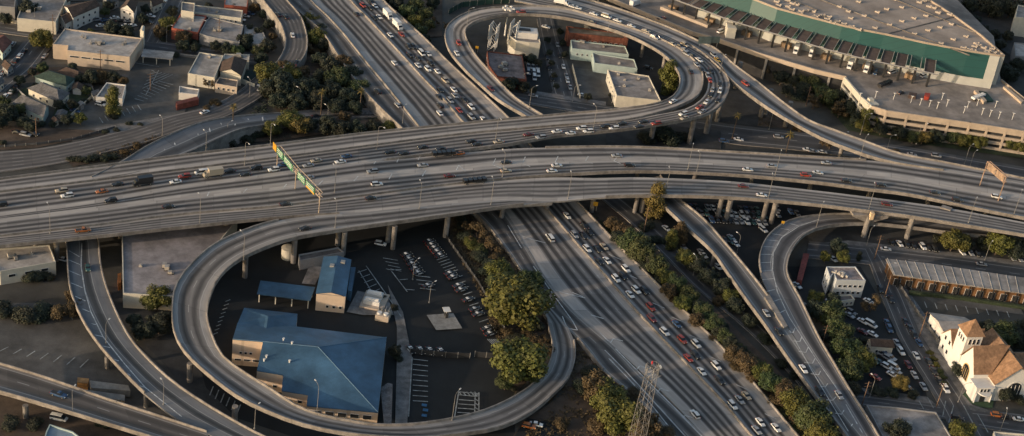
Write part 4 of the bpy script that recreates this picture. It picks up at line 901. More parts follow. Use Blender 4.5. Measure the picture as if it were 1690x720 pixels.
# porch
b = MB(); b.box((2.6,-3.0,-.3), 7.0, 5.4, 6.8); po = b.build('porch', W_ch, root)
b = MB(); b.box((2.6,-3.0,6.5), 7.6, 6.0, .35); b.build('cornice', W_ch, po)
b = MB(); b.bar((2.6,-5.6,4.3), (2.6,-5.6,4.7), 2.6, 20); b.build('awning', W_ch, po)
add_windows(root, Vector((-.9,-5.7,0)), Vector((6.1,-5.7,0)), 3, 1, 1.1, 1.5, 5.4, 3, t0=.2, t1=.8)
b = MB(); b.box((2.6,-5.72,0), 2.0, .2, 3.0); b.build('door', M_dark, po)
for x in (-.6, 5.8): b = MB(); b.bar((x,-6.1,0), (x,-6.1,4.2), .25, 8); b.build('column', W_ch, po)

# ================================================================ convention hall + podium garage
PZ, HZ = 12.0, 28.0
front = [(1160,-22),(1242,0),(1283,16),(1344,32),(1390,44),(1422,51),(1459,58),(1529,73),(1598,86),(1650,94)]
back = [(1658,94),(1620,60),(1576,28),(1545,8),(1500,-18),(1380,-55),(1150,-55)]
Fw = [P(x, y, HZ) for x, y in front]; Bw = [P(x, y, HZ) for x, y in back]
root = empty('convention_hall', P(1450,80,PZ)); root.location.z = 0; o0 = Vector(root.location); tag(root, 'huge convention hall with a green sloping front and a vast pale flat roof', 'building')
M_green = mat('green_glass', (.013,.07,.064), .55, .12, .06, seams=(300,1.3)); M_hall = mat('hall_panel', (.42,.42,.38), .8, .08, .3)
b = MB(); b.face([p-o0 for p in Fw+Bw]); me = b.mesh('roof', mat('hall_roof', (.36,.30,.25), .9, .2, .06, seams=(18,9))); bm = bmesh.new(); bm.from_mesh(me); bmesh.ops.triangulate(bm, faces=bm.faces); bmesh.ops.recalc_face_normals(bm, faces=bm.faces)
bm.normal_update(); 
if bm.faces[:][0].normal.z < 0: bmesh.ops.reverse_faces(bm, faces=bm.faces)
bm.to_mesh(me); bm.free(); roof = link('roof', me, root)
out = Vector((-.25,-1,0)).normalized()*4.2
Lw = [p+out-Vector((0,0,HZ-PZ-4.2)) for p in Fw]; Ww = [p+out*1.25-Vector((0,0,HZ-PZ)) for p in Fw]
b = MB()
for i in range(len(Fw)-1): b.face([Fw[i]-o0, Lw[i]-o0, Lw[i+1]-o0, Fw[i+1]-o0])
b.build('glass_front', M_green, root)
b = MB()
for i in range(len(Fw)-1): b.face([Lw[i]-o0, Ww[i]-o0, Ww[i+1]-o0, Lw[i+1]-o0])
e = len(Fw)-1; ring = [Fw[-1]]+Bw
for i in range(len(ring)-1):
    a, c = ring[i]-o0, ring[i+1]-o0; b.face([a, c, (c.x,c.y,PZ), (a.x,a.y,PZ)])
a = Fw[-1]; b.face([a-o0, Lw[-1]-o0, Ww[-1]-o0, (a-o0).xy.to_3d()+Vector((0,0,PZ))])
b.build('wall', M_hall, root)
# white edge frame on the near corner
b = MB(); ee = (Fw[-1]-Fw[-2]).normalized()
a0, a1 = Fw[-1]-o0, Lw[-1]-o0; th = ee*5.0; pr = Vector((0,-.25,.1))
b.face([a0-th+pr, a1-th+pr, a1+pr, a0+pr]); b.face([a0-th, a0-th+pr, a0+pr, a0]); b.face([a1-th, a1, a1+pr, a1-th+pr]); b.face([a0-th, a1-th, a1-th+pr, a0-th+pr]); b.face([a0+pr, a1+pr, a1, a0])
b.build('corner_frame', M_hall, root)
# parapet coping along roof edge
ringp = [p-o0 for p in ccw(Fw+Bw)]; inn = inset(ringp, .8); b = MB()
for i in range(len(ringp)):
    j = (i+1) % len(ringp); u = Vector((0,0,1.0))
    b.face([ringp[i], ringp[j], ringp[j]+u, ringp[i]+u]); b.face([ringp[i]+u, ringp[j]+u, inn[j]+u, inn[i]+u]); b.face([inn[i]+u, inn[j]+u, inn[j], inn[i]])
b.build('coping', mat('tan_coping', (.34,.28,.22), .8, .1), roof)
# roof seams (raised ridges) and skylight boxes
b = MB()
for a, c in (((1300,-20),(1600,92)),((1459,58),(1576,28)),((1230,-30),(1350,18)),((1380,-40),(1610,55))):
    A, B_ = P(*a, HZ)-o0, P(*c, HZ)-o0; A.z = B_.z = HZ+.15; b.bar(A, B_, .35, 4)
b.build('roof_ridge', mat('ridge_grey', (.17,.15,.13), .9, .2), roof)
ub = MB(); ub.box((0,0,0), 3.2, 1.6, 1.0); ub.box((1.2,.2,0), 1.0, 1.0, 1.5); ume = ub.mesh('rooftop_unit', mat('unit_cream', (.36,.31,.26), .7, .15))
rr = random.Random(3)
def runit(x, y, s_=1): q = P(x, y, HZ)-o0; o = link('rooftop_unit', ume, root, (q.x, q.y, HZ+.05)); o.rotation_euler[2] = rad(-30)+rr.uniform(-.1,.1); o.scale = (s_, s_, s_)
for x, y in [(1282,4),(1300,2),(1285,10),(1300,12),(1307,17),(1315,9),(1320,24),(1330,19),(1342,20),(1348,28),(1357,27),(1365,33),(1367,37),(1375,39),(1382,37),(1393,41),(1405,45),(1417,50),(1368,29),(1345,30),(1322,20),(1308,7)]: runit(x, y, .95)
for x, y in [(1354,-2),(1385,12),(1417,4),(1448,21),(1463,16),(1404,31),(1426,27),(1444,47),(1468,42),(1488,36),(1508,31),(1528,27),(1509,57),(1531,51),(1551,46),(1570,41),(1553,73),(1573,66),(1594,61),(1488,63),(1488,13),(1430,-5),(1476,0),(1400,20)]: runit(x, y, .8)
for x, y in [(1590,80),(1600,83),(1608,78),(1615,76),(1611,73),(1623,80),(1630,85),(1637,82),(1628,88),(1640,88),(1606,85),(1517,5),(1525,3),(1533,12),(1541,14),(1548,22),(1567,25)]: runit(x, y, .9)
# docks: dark sloping canopies on a long white beam
fe = [(1100,-6),(1186,26),(1203,33),(1283,57),(1367,82),(1422,96),(1497,112),(1548,123)]
be = [(1118,-16),(1196,9),(1214,16),(1290,39),(1372,62),(1426,76),(1500,91),(1550,101)]
FZ, BZ = 20.5, 21.8
def lerp_list(pts, t):
    L = [0]
    for a, c in zip(pts, pts[1:]): L.append(L[-1]+(c-a).length)
    d = t*L[-1]
    for i in range(len(pts)-1):
        if d <= L[i+1]+1e-6: return pts[i].lerp(pts[i+1], (d-L[i])/max(1e-6, L[i+1]-L[i]))
    return pts[-1]
Fc = [P(x, y, FZ)-o0 for x, y in fe]; Bc = [P(x, y, BZ)-o0 for x, y in be]
M_can = mat('canopy_brown', (.075,.055,.048), .9, .2, .5)
K = 20
for k in range(K):
    t0_, t1_ = (k+.08)/K, (k+.74)/K
    if k == K-2: continue
    lsheet(root, [lerp_list(Fc, t0_), lerp_list(Fc, t1_), lerp_list(Bc, t1_), lerp_list(Bc, t0_)], 'canopy', M_can, .5)
b = MB()
for k in range(K*2):
    t = (k//2+(.04 if k % 2 == 0 else .78))/K; b.bar(lerp_list(Fc, t)+Vector((0,0,.3)), lerp_list(Bc, t)+Vector((0,0,.3)), .18, 4)
for k in range(40):
    b.bar(lerp_list(Fc, k/40)+Vector((0,0,-.2)), lerp_list(Fc, (k+1)/40)+Vector((0,0,-.2)), .4, 4)
b.build('canopy_frame', M_steel, root)
for k in range(K):
    q = lerp_list(Fc, (k+.5)/K).lerp(lerp_list(Bc, (k+.5)/K), .12); b = MB(); b.box((q.x, q.y, PZ), 1.0, 1.0, FZ-PZ); b.build('dock_column', M_dark, root)
for k in range(0, K, 3):
    q = lerp_list(Fc, (k+.3)/K).lerp(lerp_list(Bc, (k+.3)/K), .55)
    b = MB(); b.box((q.x, q.y, PZ), 5.0, 3.0, 2.6, rad(-28)); b.build('dock_booth', mat('dock_tan', (.22,.15,.09), .8, .4, .3), root)

# podium
root = empty('parking_garage', P(1500,180,0)); o0 = Vector(root.location); tag(root, 'wide concrete podium garage with open parking levels in front of the hall', 'parking garage')
pod = [(975,-20),(1007,0),(1090,34),(1144,56),(1188,68),(1250,90),(1283,100),(1344,118),(1396,130),(1423,162),(1440,177),(1463,184),(1600,204),(1690,218),(1800,234),(1800,185),(1690,165),(1652,134),(1640,60),(1560,-20),(1300,-55),(1100,-55)]
Pw = [P(x, y, PZ)-o0 for x, y in pod]
b = MB(); b.face(Pw); me = b.mesh('roof', mat('podium_deck', (.26,.225,.195), .9, .25, .12)); bm = bmesh.new(); bm.from_mesh(me); bmesh.ops.triangulate(bm, faces=bm.faces); bm.normal_update()
bmesh.ops.recalc_face_normals(bm, faces=bm.faces)
if sum(f.normal.z for f in bm.faces) < 0: bmesh.ops.reverse_faces(bm, faces=bm.faces)
bm.to_mesh(me); bm.free(); link('roof', me, root)
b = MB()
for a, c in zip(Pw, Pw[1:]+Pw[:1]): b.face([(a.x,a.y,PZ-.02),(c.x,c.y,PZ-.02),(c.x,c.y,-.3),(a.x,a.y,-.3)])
b.build('wall', mat('garage_shade', (.03,.03,.03), .95, .3), root)  # near-black wall: the shade inside the open levels is put into its colour
def parapet(a, c, h, w_, z, m, name, dn=0.0):
    d = (c-a); d.z = 0; L_ = d.length; b = MB(); mid = (a+c)/2; b.box((mid.x, mid.y, z-dn), L_, w_, h+dn, math.atan2(d.y, d.x)); return b.build(name, m, root)
M_tan = mat('tan_concrete', (.42,.34,.26), .85, .15, .3)
for i in range(0, 8):
    parapet(Pw[i], Pw[i+1], 1.3, .9, PZ, M_tan, 'barrier', 1.0)
for i in range(13, 17): parapet(Pw[i], Pw[i+1], 1.1, .5, PZ, M_tan, 'barrier', 0)
# columns under the elevated podium edge
for i in range(0, 8):
    d = Pw[i+1]-Pw[i]; k = max(1, int(d.length/12)); out = Vector((d.y, -d.x, 0)).normalized()
    if out.y > 0: out = -out
    for j in range(k):
        q = Pw[i]+d*(j+.5)/k+out*.4; b = MB(); b.box((q.x, q.y, -.2), 1.2, 1.2, PZ-.9, math.atan2(d.y, d.x)); b.build('column', M_conc, root)
# spandrel bands and columns of the open levels
for i in range(8, 14):
    a, c = Pw[i], Pw[i+1]; d = c-a; d.z = 0; ang = math.atan2(d.y, d.x); out = Vector((d.y, -d.x, 0)).normalized()
    if out.y > 0: out = -out
    if i < 10 and out.x > 0: out = -out
    for z_ in (.2, 3.4, 6.6, 9.8):
        h_ = 1.5 if z_ < 9 else 3.2; mid = (a+c)/2+out*.7; b = MB(); b.box((mid.x, mid.y, z_), d.length+.8, .9, h_, ang); b.build('spandrel', M_tan if i > 9 else W_cream, root)  # west end paler: its strong sunlight is put into the colour, columns too
    k = max(1, int(d.length/ (8.5)))
    for j in range(k+1):
        q = a+d*j/k+out*.75; b = MB(); b.box((q.x, q.y, -.2), .9, 1.1, PZ+.1, ang); b.build('column', M_tan if i > 9 else W_cream, root)
# stair tower at the end of the garage
q = P(1437,165,PZ+1)-o0; b = MB()
for k in range(5): b.box((q.x+(k % 2)*.8, q.y-k*.4, .2+k*2.9), 6, 6, .9, .4)
b.box((q.x, q.y, -.2), 2.4, 2.4, 14, .4); b.build('stair_tower', W_cream, root)
# things standing on the podium
def podthing(name, px, h, m, label, cat, z=PZ):
    b = MB(); b.prism([P(x, y, z+h) for x, y in px], z+.02); return tag(b.build(name, m), label, cat)
podthing('low_wall', [(1090,11),(1095,9),(1173,38),(1168,42)], 1.6, M_tan, 'long pale wall standing alone on the loading yard', 'wall')
podthing('dock_house', [(1199,36),(1212,39),(1216,47),(1201,46)], 6, W_cream, 'cream dock house beside the white truck at the loading yard', 'building')
podthing('ramp_wall', [(1608,149),(1612,148),(1629,166),(1624,168)], 1.6, M_tan, 'short tan wall beside the green hatch on the garage roof', 'wall')
podthing('green_hatch', [(1616,150),(1628,152),(1640,166),(1630,167)], .8, mat('dark_green', (.02,.06,.05), .8, .2), 'dark green hatch on the garage roof', 'hatch')
podthing('low_wall', [(1656,143),(1660,142),(1690,166),(1686,169)], 1.2, M_tan, 'slanting tan wall at the right end of the garage roof', 'wall')
podthing('equipment_stack', [(1501,152),(1514,154),(1512,159),(1500,157)], 1.8, mat('brown_stuff', (.09,.06,.05), .9, .4, 1), 'brown equipment heap on the garage roof', 'equipment')
podthing('red_lift', [(1527,153),(1536,154),(1534,160),(1526,159)], 2.0, M_red, 'red lift platform on the garage roof', 'lift')
for x, y in ((1393,-0),): pass
lp = MB(); lp.bar((0,0,0), (0,0,3.6), .14); lp.box((0,0,3.6), 1.2, .5, .25); lpm = lp.mesh('roof_lamp', M_white)
for i, (x, y) in enumerate([(1418,165),(1444,162),(1474,165),(1503,170),(1518,174),(1533,177),(1546,180),(1562,176),(1596,179),(1590,187),(1620,190),(1633,193),(1648,196),(1670,198),(1554,165),(1612,175),(1642,178)]):
    o = link('roof_lamp', lpm, None, P(x, y, PZ)); tag(o, f'white lamp post on the garage roof, number {i+1} of the row from its left end', 'lamp post', 'lamp posts on the garage roof')

# far blocks at the top right
bt = building('apartment_building', [(1680,8),(1720,14),(1724,34),(1676,28)], 12, W_cream, R_grey, 'cream block at the upper right edge beyond the hall', 'building'); bwin(bt, 0, 4, 3, 1.4, 1.4, 2, 3.2)
bt = building('apartment_building', [(1674,70),(1730,76),(1734,98),(1676,92)], 8, W_grey, R_light, 'pale grey block at the right edge beside the hall corner', 'building'); bwin(bt, 0, 4, 2, 1.4, 1.4, 2, 3.2)
bt = building('warehouse', [(1600,-30),(1700,-14),(1700,4),(1610,-8)], 8, W_brick, R_dim, 'dark red brick block at the upper right corner', 'building')

# ================================================================ gantries
def gantry(posts, z, h, m, label, signs=(), back=False, th=2.2):
    B = [P(x, y, z) for x, y in posts]; root = empty('sign_gantry', B[0]); tag(root, label, 'sign gantry'); o0 = Vector(root.location)
    B = [p-o0 for p in B]
    for p in B: b = MB(); b.bar(p, p+Vector((0,0,h)), .2, 8); b.build('post', m, root)
    for a, c in zip(B, B[1:]):
        d = (c-a).normalized(); n_ = Vector((d.y, -d.x, 0)); 
        if n_.y > 0: n_ = -n_
        b = MB(); k = max(3, int((c-a).length/2.2))
        for s_ in (0, -1.2):
            for zz in (h-.1, h-th): b.bar(a+n_*s_+Vector((0,0,zz)), c+n_*s_+Vector((0,0,zz)), .16, 5)
            for j in range(k):
                p0, p1 = a.lerp(c, j/k)+n_*s_, a.lerp(c, (j+1)/k)+n_*s_
                b.bar(p0+Vector((0,0,h-.1 if j % 2 else h-th)), p1+Vector((0,0,h-th if j % 2 else h-.1)), .09, 4)
                b.bar(a.lerp(c, j/k)+Vector((0,0,h-.1)), a.lerp(c, j/k)-n_*1.2+Vector((0,0,h-.1)), .07, 4)
        b.build('truss', m, root)
    M_sg = mat('sign_green', (.04,.19,.09), .5, .2, .8); M_sy = mat('sign_yellow', (.45,.25,.02), .5, .15)
    for seg, t0_, t1_, kind in signs:
        a, c = B[seg], B[seg+1]; d = (c-a).normalized(); n_ = Vector((d.y, -d.x, 0)); n_ = n_ if n_.y < 0 else -n_
        p0, p1 = a.lerp(c, t0_)+n_*.4, a.lerp(c, t1_)+n_*.4; L_ = (p1-p0).length; mid = (p0+p1)/2; ang = math.atan2(d.y, d.x)
        b = MB(); b.box((mid.x, mid.y, h-3.0), L_*.96, .15, 3.1, ang); sg = b.build('sign_panel', M_sy if kind == 'y' else M_sg, root)
        if kind == 'y': continue
        tb = MB(); rr = random.Random(int(t0_*100)+seg)
        # lettering too far away to read: broken white strokes in rows
        for row in range(3):
            x = -L_*.40
            while x < L_*.36:
                w_ = rr.uniform(.25, .6)
                q = mid+n_*.09+d*(x+w_/2); tb.box((q.x, q.y, h-.6-row*.85), w_, .04, .38, ang); x += w_+rr.uniform(.12,.3)
        tb.build('lettering', M_white, sg)
        if kind == 'gy':
            b = MB(); q = mid+n_*.09; b.box((q.x, q.y, h-2.95), L_*.95, .05, .8, ang); b.build('yellow_strip', M_sy, sg)
    return root
gantry([(457,275),(487,312),(526,353)], 12, 9.4, mat('gantry_tan', (.38,.30,.22), .6, .15), 'long sign gantry with yellow tipped green signs across the left half of the deck', [(0,-.22,-.02,'y'),(0,0,.34,'g'),(0,.38,.86,'g'),(0,.88,.9,'g'),(1,.1,.42,'g'),(1,.46,.82,'gy')])
g2 = gantry([(1617,306),(1647,332)], 12, 12.5, mat('gantry_orange', (.33,.22,.15), .6, .2), 'tan sign gantry seen from behind near the right edge', [], th=3.2)
A_, B_ = P(1617,306,12)-Vector(g2.location), P(1647,332,12)-Vector(g2.location); mid = (A_+B_)/2; dd = B_-A_
for tt in (.27, .73):
    q = A_.lerp(B_, tt); b = MB(); b.box((q.x, q.y, 9.4), dd.length*.42, .15, 2.8, math.atan2(dd.y, dd.x)); b.build('sign_back', mat('sign_back_tan', (.27,.19,.13), .7, .35, 1), g2)
def panel_sign(x, y, z, w_, h_, hh, m, label, ang=0.0, name='road_sign'):
    p = P(x, y, z); root = empty(name, p, ang); tag(root, label, 'road sign')
    for dx in (-w_*.35, w_*.35): b = MB(); b.bar((dx,0,0), (dx,0,hh), .1, 5); b.build('post', M_steel, root)
    b = MB(); b.box((0,-.15,hh-h_), w_, .12, h_); b.build('panel', m, root)
    if m.name == 'sign_green':
        b = MB()
        for r_ in range(2): b.box((-.2+.3*r_,-.23,hh-h_*.42-r_*h_*.36), w_*.7, .04, h_*.14)
        b.build('lettering', M_white, root)
    return root
MG_ = MATS['sign_green']; MY_ = MATS['sign_yellow']
panel_sign(1207,579,.6,2.8,1.5,3.6,MG_,'green road sign among the bushes right of the lower freeway, the lower of two'); panel_sign(1181,552,.6,2.4,1.3,3.6,MG_,'green road sign among the bushes right of the lower freeway, the upper of two')
panel_sign(981,348,1.6,2,2,4.5,MY_,'yellow diamond sign beside the lower freeway just under the deck'); panel_sign(1291,372,6.8,1.3,1.2,2.2,MY_,'yellow sign at the top of the hook ramp bend')
panel_sign(1161,78,16,7,4,6,mat('sign_back', (.08,.11,.11), .6, .2),'dark green grey sign panel where the branch ramp splits from the loop',.3); panel_sign(1176,78,16,6,3.6,6,mat('sign_back', (.08,.11,.11), .6, .2),'smaller dark sign panel just right of the split',.3)
panel_sign(786,88,.3,1.6,1.6,4,MY_,'yellow sign inside the left bend of the upper loop')
# ================================================================ lattice pylon
def pylon():
    best = None
    for bx in range(960, 1060, 4):
        p = P(bx, 850, 0); h = 5.0
        while proj(p+Vector((0,0,h)))[1] > 600: h += .5
        dx = abs(proj(p+Vector((0,0,h)))[0]-1078)
        if best is None or dx < best[0]: best = (dx, p, h)
    _, p, h = best; root = empty('pylon', p, rad(20)); tag(root, 'tall steel lattice pylon rising from the bottom edge beside the lower freeway', 'pylon')
    m = mat('pylon_steel', (.21,.20,.19), .6, .12)
    def wd(z): return 2.9-(2.9-1.35)*min(1, z/(h*.93))
    lv = [h*.93*i/13 for i in range(14)]
    cs = ((-1,-1),(1,-1),(1,1),(-1,1))
    for sx, sy in cs:
        b = MB()
        for a, c in zip(lv, lv[1:]): b.bar((sx*wd(a),sy*wd(a),a), (sx*wd(c),sy*wd(c),c), .07, 4)
        b.build('leg', m, root)
    for f in range(4):
        b = MB(); (ax, ay), (bx, by) = cs[f], cs[(f+1) % 4]
        for i, (a, c) in enumerate(zip(lv, lv[1:])):
            b.bar((ax*wd(a),ay*wd(a),a), (bx*wd(c),by*wd(c),c), .03, 4); b.bar((bx*wd(a),by*wd(a),a), (ax*wd(c),ay*wd(c),c), .03, 4); b.bar((ax*wd(c),ay*wd(c),c), (bx*wd(c),by*wd(c),c), .03, 4)
        b.build('bracing', m, root)
    b = MB(); zt = h*.93
    for k in range(3):
        z_ = zt+k*1.7; r_ = 1.9
        for j in range(8):
            a0_, a1_ = j*math.pi/4, (j+1)*math.pi/4; b.bar((math.cos(a0_)*r_,math.sin(a0_)*r_,z_), (math.cos(a1_)*r_,math.sin(a1_)*r_,z_), .06, 4)
            if k < 2: b.bar((math.cos(a0_)*r_,math.sin(a0_)*r_,z_), (math.cos(a1_)*r_,math.sin(a1_)*r_,z_+1.7), .07, 4)
    b.build('platform', m, root)
    for j in range(6):
        a = j*1.05+.3; b = MB(); b.bar((math.cos(a)*2.1,math.sin(a)*2.1,zt+.3), (math.cos(a)*2.1,math.sin(a)*2.1,zt+2.9), .13, 6); b.build('antenna', M_steel, root)
    b = MB(); b.bar((2.3,0,zt+2.2), (2.8,0,zt+2.4), .6, 12); b.build('dish', M_white, root)
    b = MB(); b.bar((-.2,.6,zt+3.2), (-.2,.6,zt+4.2), .2, 8); b.build('warning_light', mat('beacon_red', (.6,.03,.03), .5, .1), root)
    for s_ in (-1, 1):
        b = MB(); b.bar((0,0,zt-1.5), (s_*3.4,0,zt-1.1), .14, 4); b.bar((0,0,zt-2.8), (s_*3.4,0,zt-1.1), .1, 4); b.build('arm', m, root)
pylon()

# ================================================================ street lamps and poles
def lamp_proto(h, arm=2.6):
    pole = MB(); pole.bar((0,0,0), (0,0,.5), .28, 6); pole.bar((0,0,.4), (0,0,h-1.2), .11, 6, .075)
    for k in range(4):
        a0_, a1_ = k*math.pi/8, (k+1)*math.pi/8
        pole.bar((arm*(1-math.cos(a0_)),0,h-1.2+1.2*math.sin(a0_)), (arm*(1-math.cos(a1_)),0,h-1.2+1.2*math.sin(a1_)), .06, 5)
    head = MB(); head.box((arm+.35,0,h-.12), .9, .36, .2)
    return pole.mesh('pole', mat('lamp_pole_steel', (.22,.21,.195), .6, .15)), head.mesh('lamp_head', M_white)
LPM = {11: lamp_proto(11.5), 9: lamp_proto(9.0, 2.0), 6: lamp_proto(7.0, 1.2)}
LG = {'deck': [], 'ramp': [], 'street': []}
def lamp(key, x, y, hh, dirpx, where, grp):
    p = hit(RD[key], x, y)[0] if key else P(x, y, .3)
    q = P(x+dirpx[0], y+dirpx[1], p.z)-p; root = empty('street_lamp', p, math.atan2(q.y, q.x))
    for nm, me in zip(('pole', 'lamp_head'), LPM[hh]): link(nm, me, root)
    LG[grp].append((x, root, where))
for a in [('N',404,273,11,(3,3),'far edge of the deck'),('N',446,241,11,(3,3),'far edge of the deck'),('S',83,385,11,(-2,-4),'near edge of the deck'),('S',330,368,11,(-2,-4),'near edge of the deck'),('L',553,376,11,(-2,-4),'near edge of the deck'),('M2',552,318,11,(-3,-4),'middle of the deck'),('T',622,246,11,(4,2),'far strip of the deck'),('T',818,230,11,(2,3),'far strip of the deck'),('M2',829,292,11,(-3,-4),'middle of the deck'),('S',810,338,11,(-2,-4),'near edge of the deck'),('S',692,344,11,(-2,-4),'near edge of the deck'),
   ('S',937,328,11,(-1,-4),'near edge of the deck'),('S',1098,320,11,(-1,-4),'near edge of the deck'),('M2',1135,280,11,(1,-4),'slot beside the middle deck'),('T',979,214,11,(-3,-3),'far strip of the deck'),('M2',1279,290,11,(1,-4),'slot beside the middle deck'),('S',1267,330,11,(-1,-4),'near edge of the deck'),('S',1434,345,11,(-1,-4),'near edge of the deck'),('S',1598,368,11,(2,-4),'near edge of the deck'),('M2',1673,355,11,(1,-4),'slot beside the middle deck'),('M2',1150,283,9,(-3,-4),'slot beside the middle deck')]: lamp(*a, 'deck')
for a in [('G',1347,376,11,(2,-4),'bend of the hook ramp'),('L',402,430,11,(-3,-3),'inner rail of the big loop'),('L',523,682,11,(-2,-3),'inner rail of the big loop'),('K',175,568,9,(2,-2),'narrow side ramp'),('L',746,694,11,(3,-3),'inner rail of the big loop'),('R3',1419,262,11,(3,-3),'foot of the branch ramp'),('R3',1188,120,9,(3,-2),'split of the branch ramp'),('N',771,40,9,(3,0),'left bend of the upper loop'),('N',873,180,11,(4,-1),'foot of the upper loop'),('N',1003,52,9,(-2,2),'top of the upper loop'),('L',420,708,9,(3,-3),'lower rail of the big loop'),('K',270,668,9,(-2,-3),'narrow side ramp'),('J',120,680,9,(2,-3),'corner ramp'),('U',340,250,9,(-2,-2),'slim entry ramp'),('AC',664,205,9,(3,-3),'wall of the collector road'),('V',412,160,9,(-3,-3),'broad road at the upper left'),('V',268,225,9,(-3,-3),'broad road at the upper left')]: lamp(*a, 'ramp')
for a in [(None,681,462,9,(2,-1),'middle of the black lot'),(None,708,500,9,(2,-1),'middle of the black lot'),(None,1430,405,9,(3,-2),'warehouse street'),(None,1216,418,9,(-3,-2),'lot under the near deck'),(None,1144,455,9,(-2,-2),'strip beside the frontage road'),(None,1435,656,9,(-2,-2),'corner of the cross street'),(None,1460,464,9,(2,0),'warehouse pavement'),(None,1581,664,9,(3,0),'church corner'),(None,1650,712,9,(0,-3),'cross street at the lower right'),(None,1625,430,9,(2,-2),'warehouse street'),(None,540,205,9,(-3,-2),'wooded bank'),(None,495,175,9,(-2,-1),'wooded bank'),(None,375,232,9,(3,-1),'gap below the slim ramp'),(None,1269,214,11,(2,0),'ground below the branch ramp'),(None,1420,222,11,(2,0),'verge in front of the garage'),(None,1385,245,9,(2,0),'verge in front of the garage'),(None,1512,238,11,(2,0),'verge in front of the garage'),(None,1463,250,9,(2,0),'verge in front of the garage'),(None,1590,275,11,(2,-1),'street before the garage'),(None,1600,277,9,(2,-1),'street before the garage'),(None,58,48,11,(2,0),'cross street at the upper left'),(None,330,62,9,(2,0),'workshops at the upper left'),(None,275,70,9,(2,0),'sloping street corner'),(None,860,148,9,(3,0),'street inside the upper loop'),(None,945,168,9,(3,0),'street inside the upper loop'),(None,1010,170,9,(3,0),'foot of the warehouse in the loop')]: lamp(*a, 'street')
def ords(n): return ['first','second','third','fourth','fifth','sixth','seventh','eighth','ninth','tenth','eleventh','twelfth','thirteenth','fourteenth','fifteenth','sixteenth','seventeenth','eighteenth','nineteenth','twentieth'][n] if n < 20 else f'{n+1}th'
for g_, L_ in LG.items():
    seen = {}
    for x, r_, where in sorted(L_, key=lambda q: q[0]):
        k = seen.get(where, 0); seen[where] = k+1; tot = sum(1 for q in L_ if q[2] == where)
        tag(r_, f'grey street lamp at the {where}'+(f', {ords(k)} from the left' if tot > 1 else ''), 'street lamp', 'street lamps')
# wooden utility poles
def upole(x, y, h, label):
    p = P(x, y, .2); root = empty('utility_pole', p, rad(20)); tag(root, label, 'utility pole', 'wooden utility poles'); m = mat('pole_wood', (.16,.10,.065), .9, .2)
    b = MB(); b.bar((0,0,0), (0,0,h), .22, 6, .14); b.build('pole', m, root)
    for z_ in (h-.8, h-2.2): b = MB(); b.bar((-1.4,0,z_), (1.4,0,z_), .09, 4); b.build('crossarm', m, root)
for x, y, h, l in [(1443,428,12,'wooden utility pole at the bend beside the warehouse'),(1460,490,11,'wooden utility pole on the warehouse pavement'),(1517,556,12,'wooden utility pole beside the church annex'),(1421,673,12,'wooden utility pole next to the merged ramp at the lower right'),(1355,575,11,'wooden utility pole catching the sun beside the ramp'),(1545,672,11,'wooden utility pole on the crossing corner'),(1062,385,13,'leaning looking wooden pole beside the freeway trees'),(166,115,10,'wooden utility pole in the upper left lot'),(248,150,9,'wooden utility pole between the stalls of the upper left lot'),(88,62,12,'tall wooden utility pole behind the beige building'),(361,68,12,'wooden utility pole among the workshops'),(60,225,9,'wooden utility pole at the brown lot'),(1320,140,11,'wooden utility pole in the trees left of the garage'),(1330,175,11,'wooden utility pole below the garage end')]: upole(x, y, h, l)

# ================================================================ trees
LEAF = {'green': (.034,.056,.016), 'dark': (.017,.027,.015), 'olive': (.070,.078,.012), 'rust': (.072,.048,.020), 'ochre': (.12,.09,.02)}
def leaf_mat(k):
    if 'leaf_'+k in MATS: return MATS['leaf_'+k]
    c = LEAF[k]; m = bpy.data.materials.new('leaf_'+k); t, b = nodes(m); b.inputs['Roughness'].default_value = .75
    g = N(t, 'ShaderNodeNewGeometry'); oi = N(t, 'ShaderNodeObjectInfo')
    n1 = noisef(t, g.outputs['Position'], .45, 3); wn = N(t, 'ShaderNodeTexWhiteNoise', noise_dimensions='3D'); t.links.new(g.outputs['Position'], wn.inputs['Vector'])
    f = mr(t, n1, .35, .65, 0, 1); col = mixc(t, f, tuple(x*.6 for x in c), tuple(min(1, x*1.5) for x in c))
    col = mixc(t, mth(t, 'MULTIPLY', oi.outputs['Random'], .45), col, tuple(v for v in (c[1]*1.2, c[1]*.9, c[2]*.8)))
    t.links.new(col, b.inputs['Base Color']); MATS['leaf_'+k] = m; return m
M_bark = mat('bark', (.09,.065,.045), .95, .3, 2)
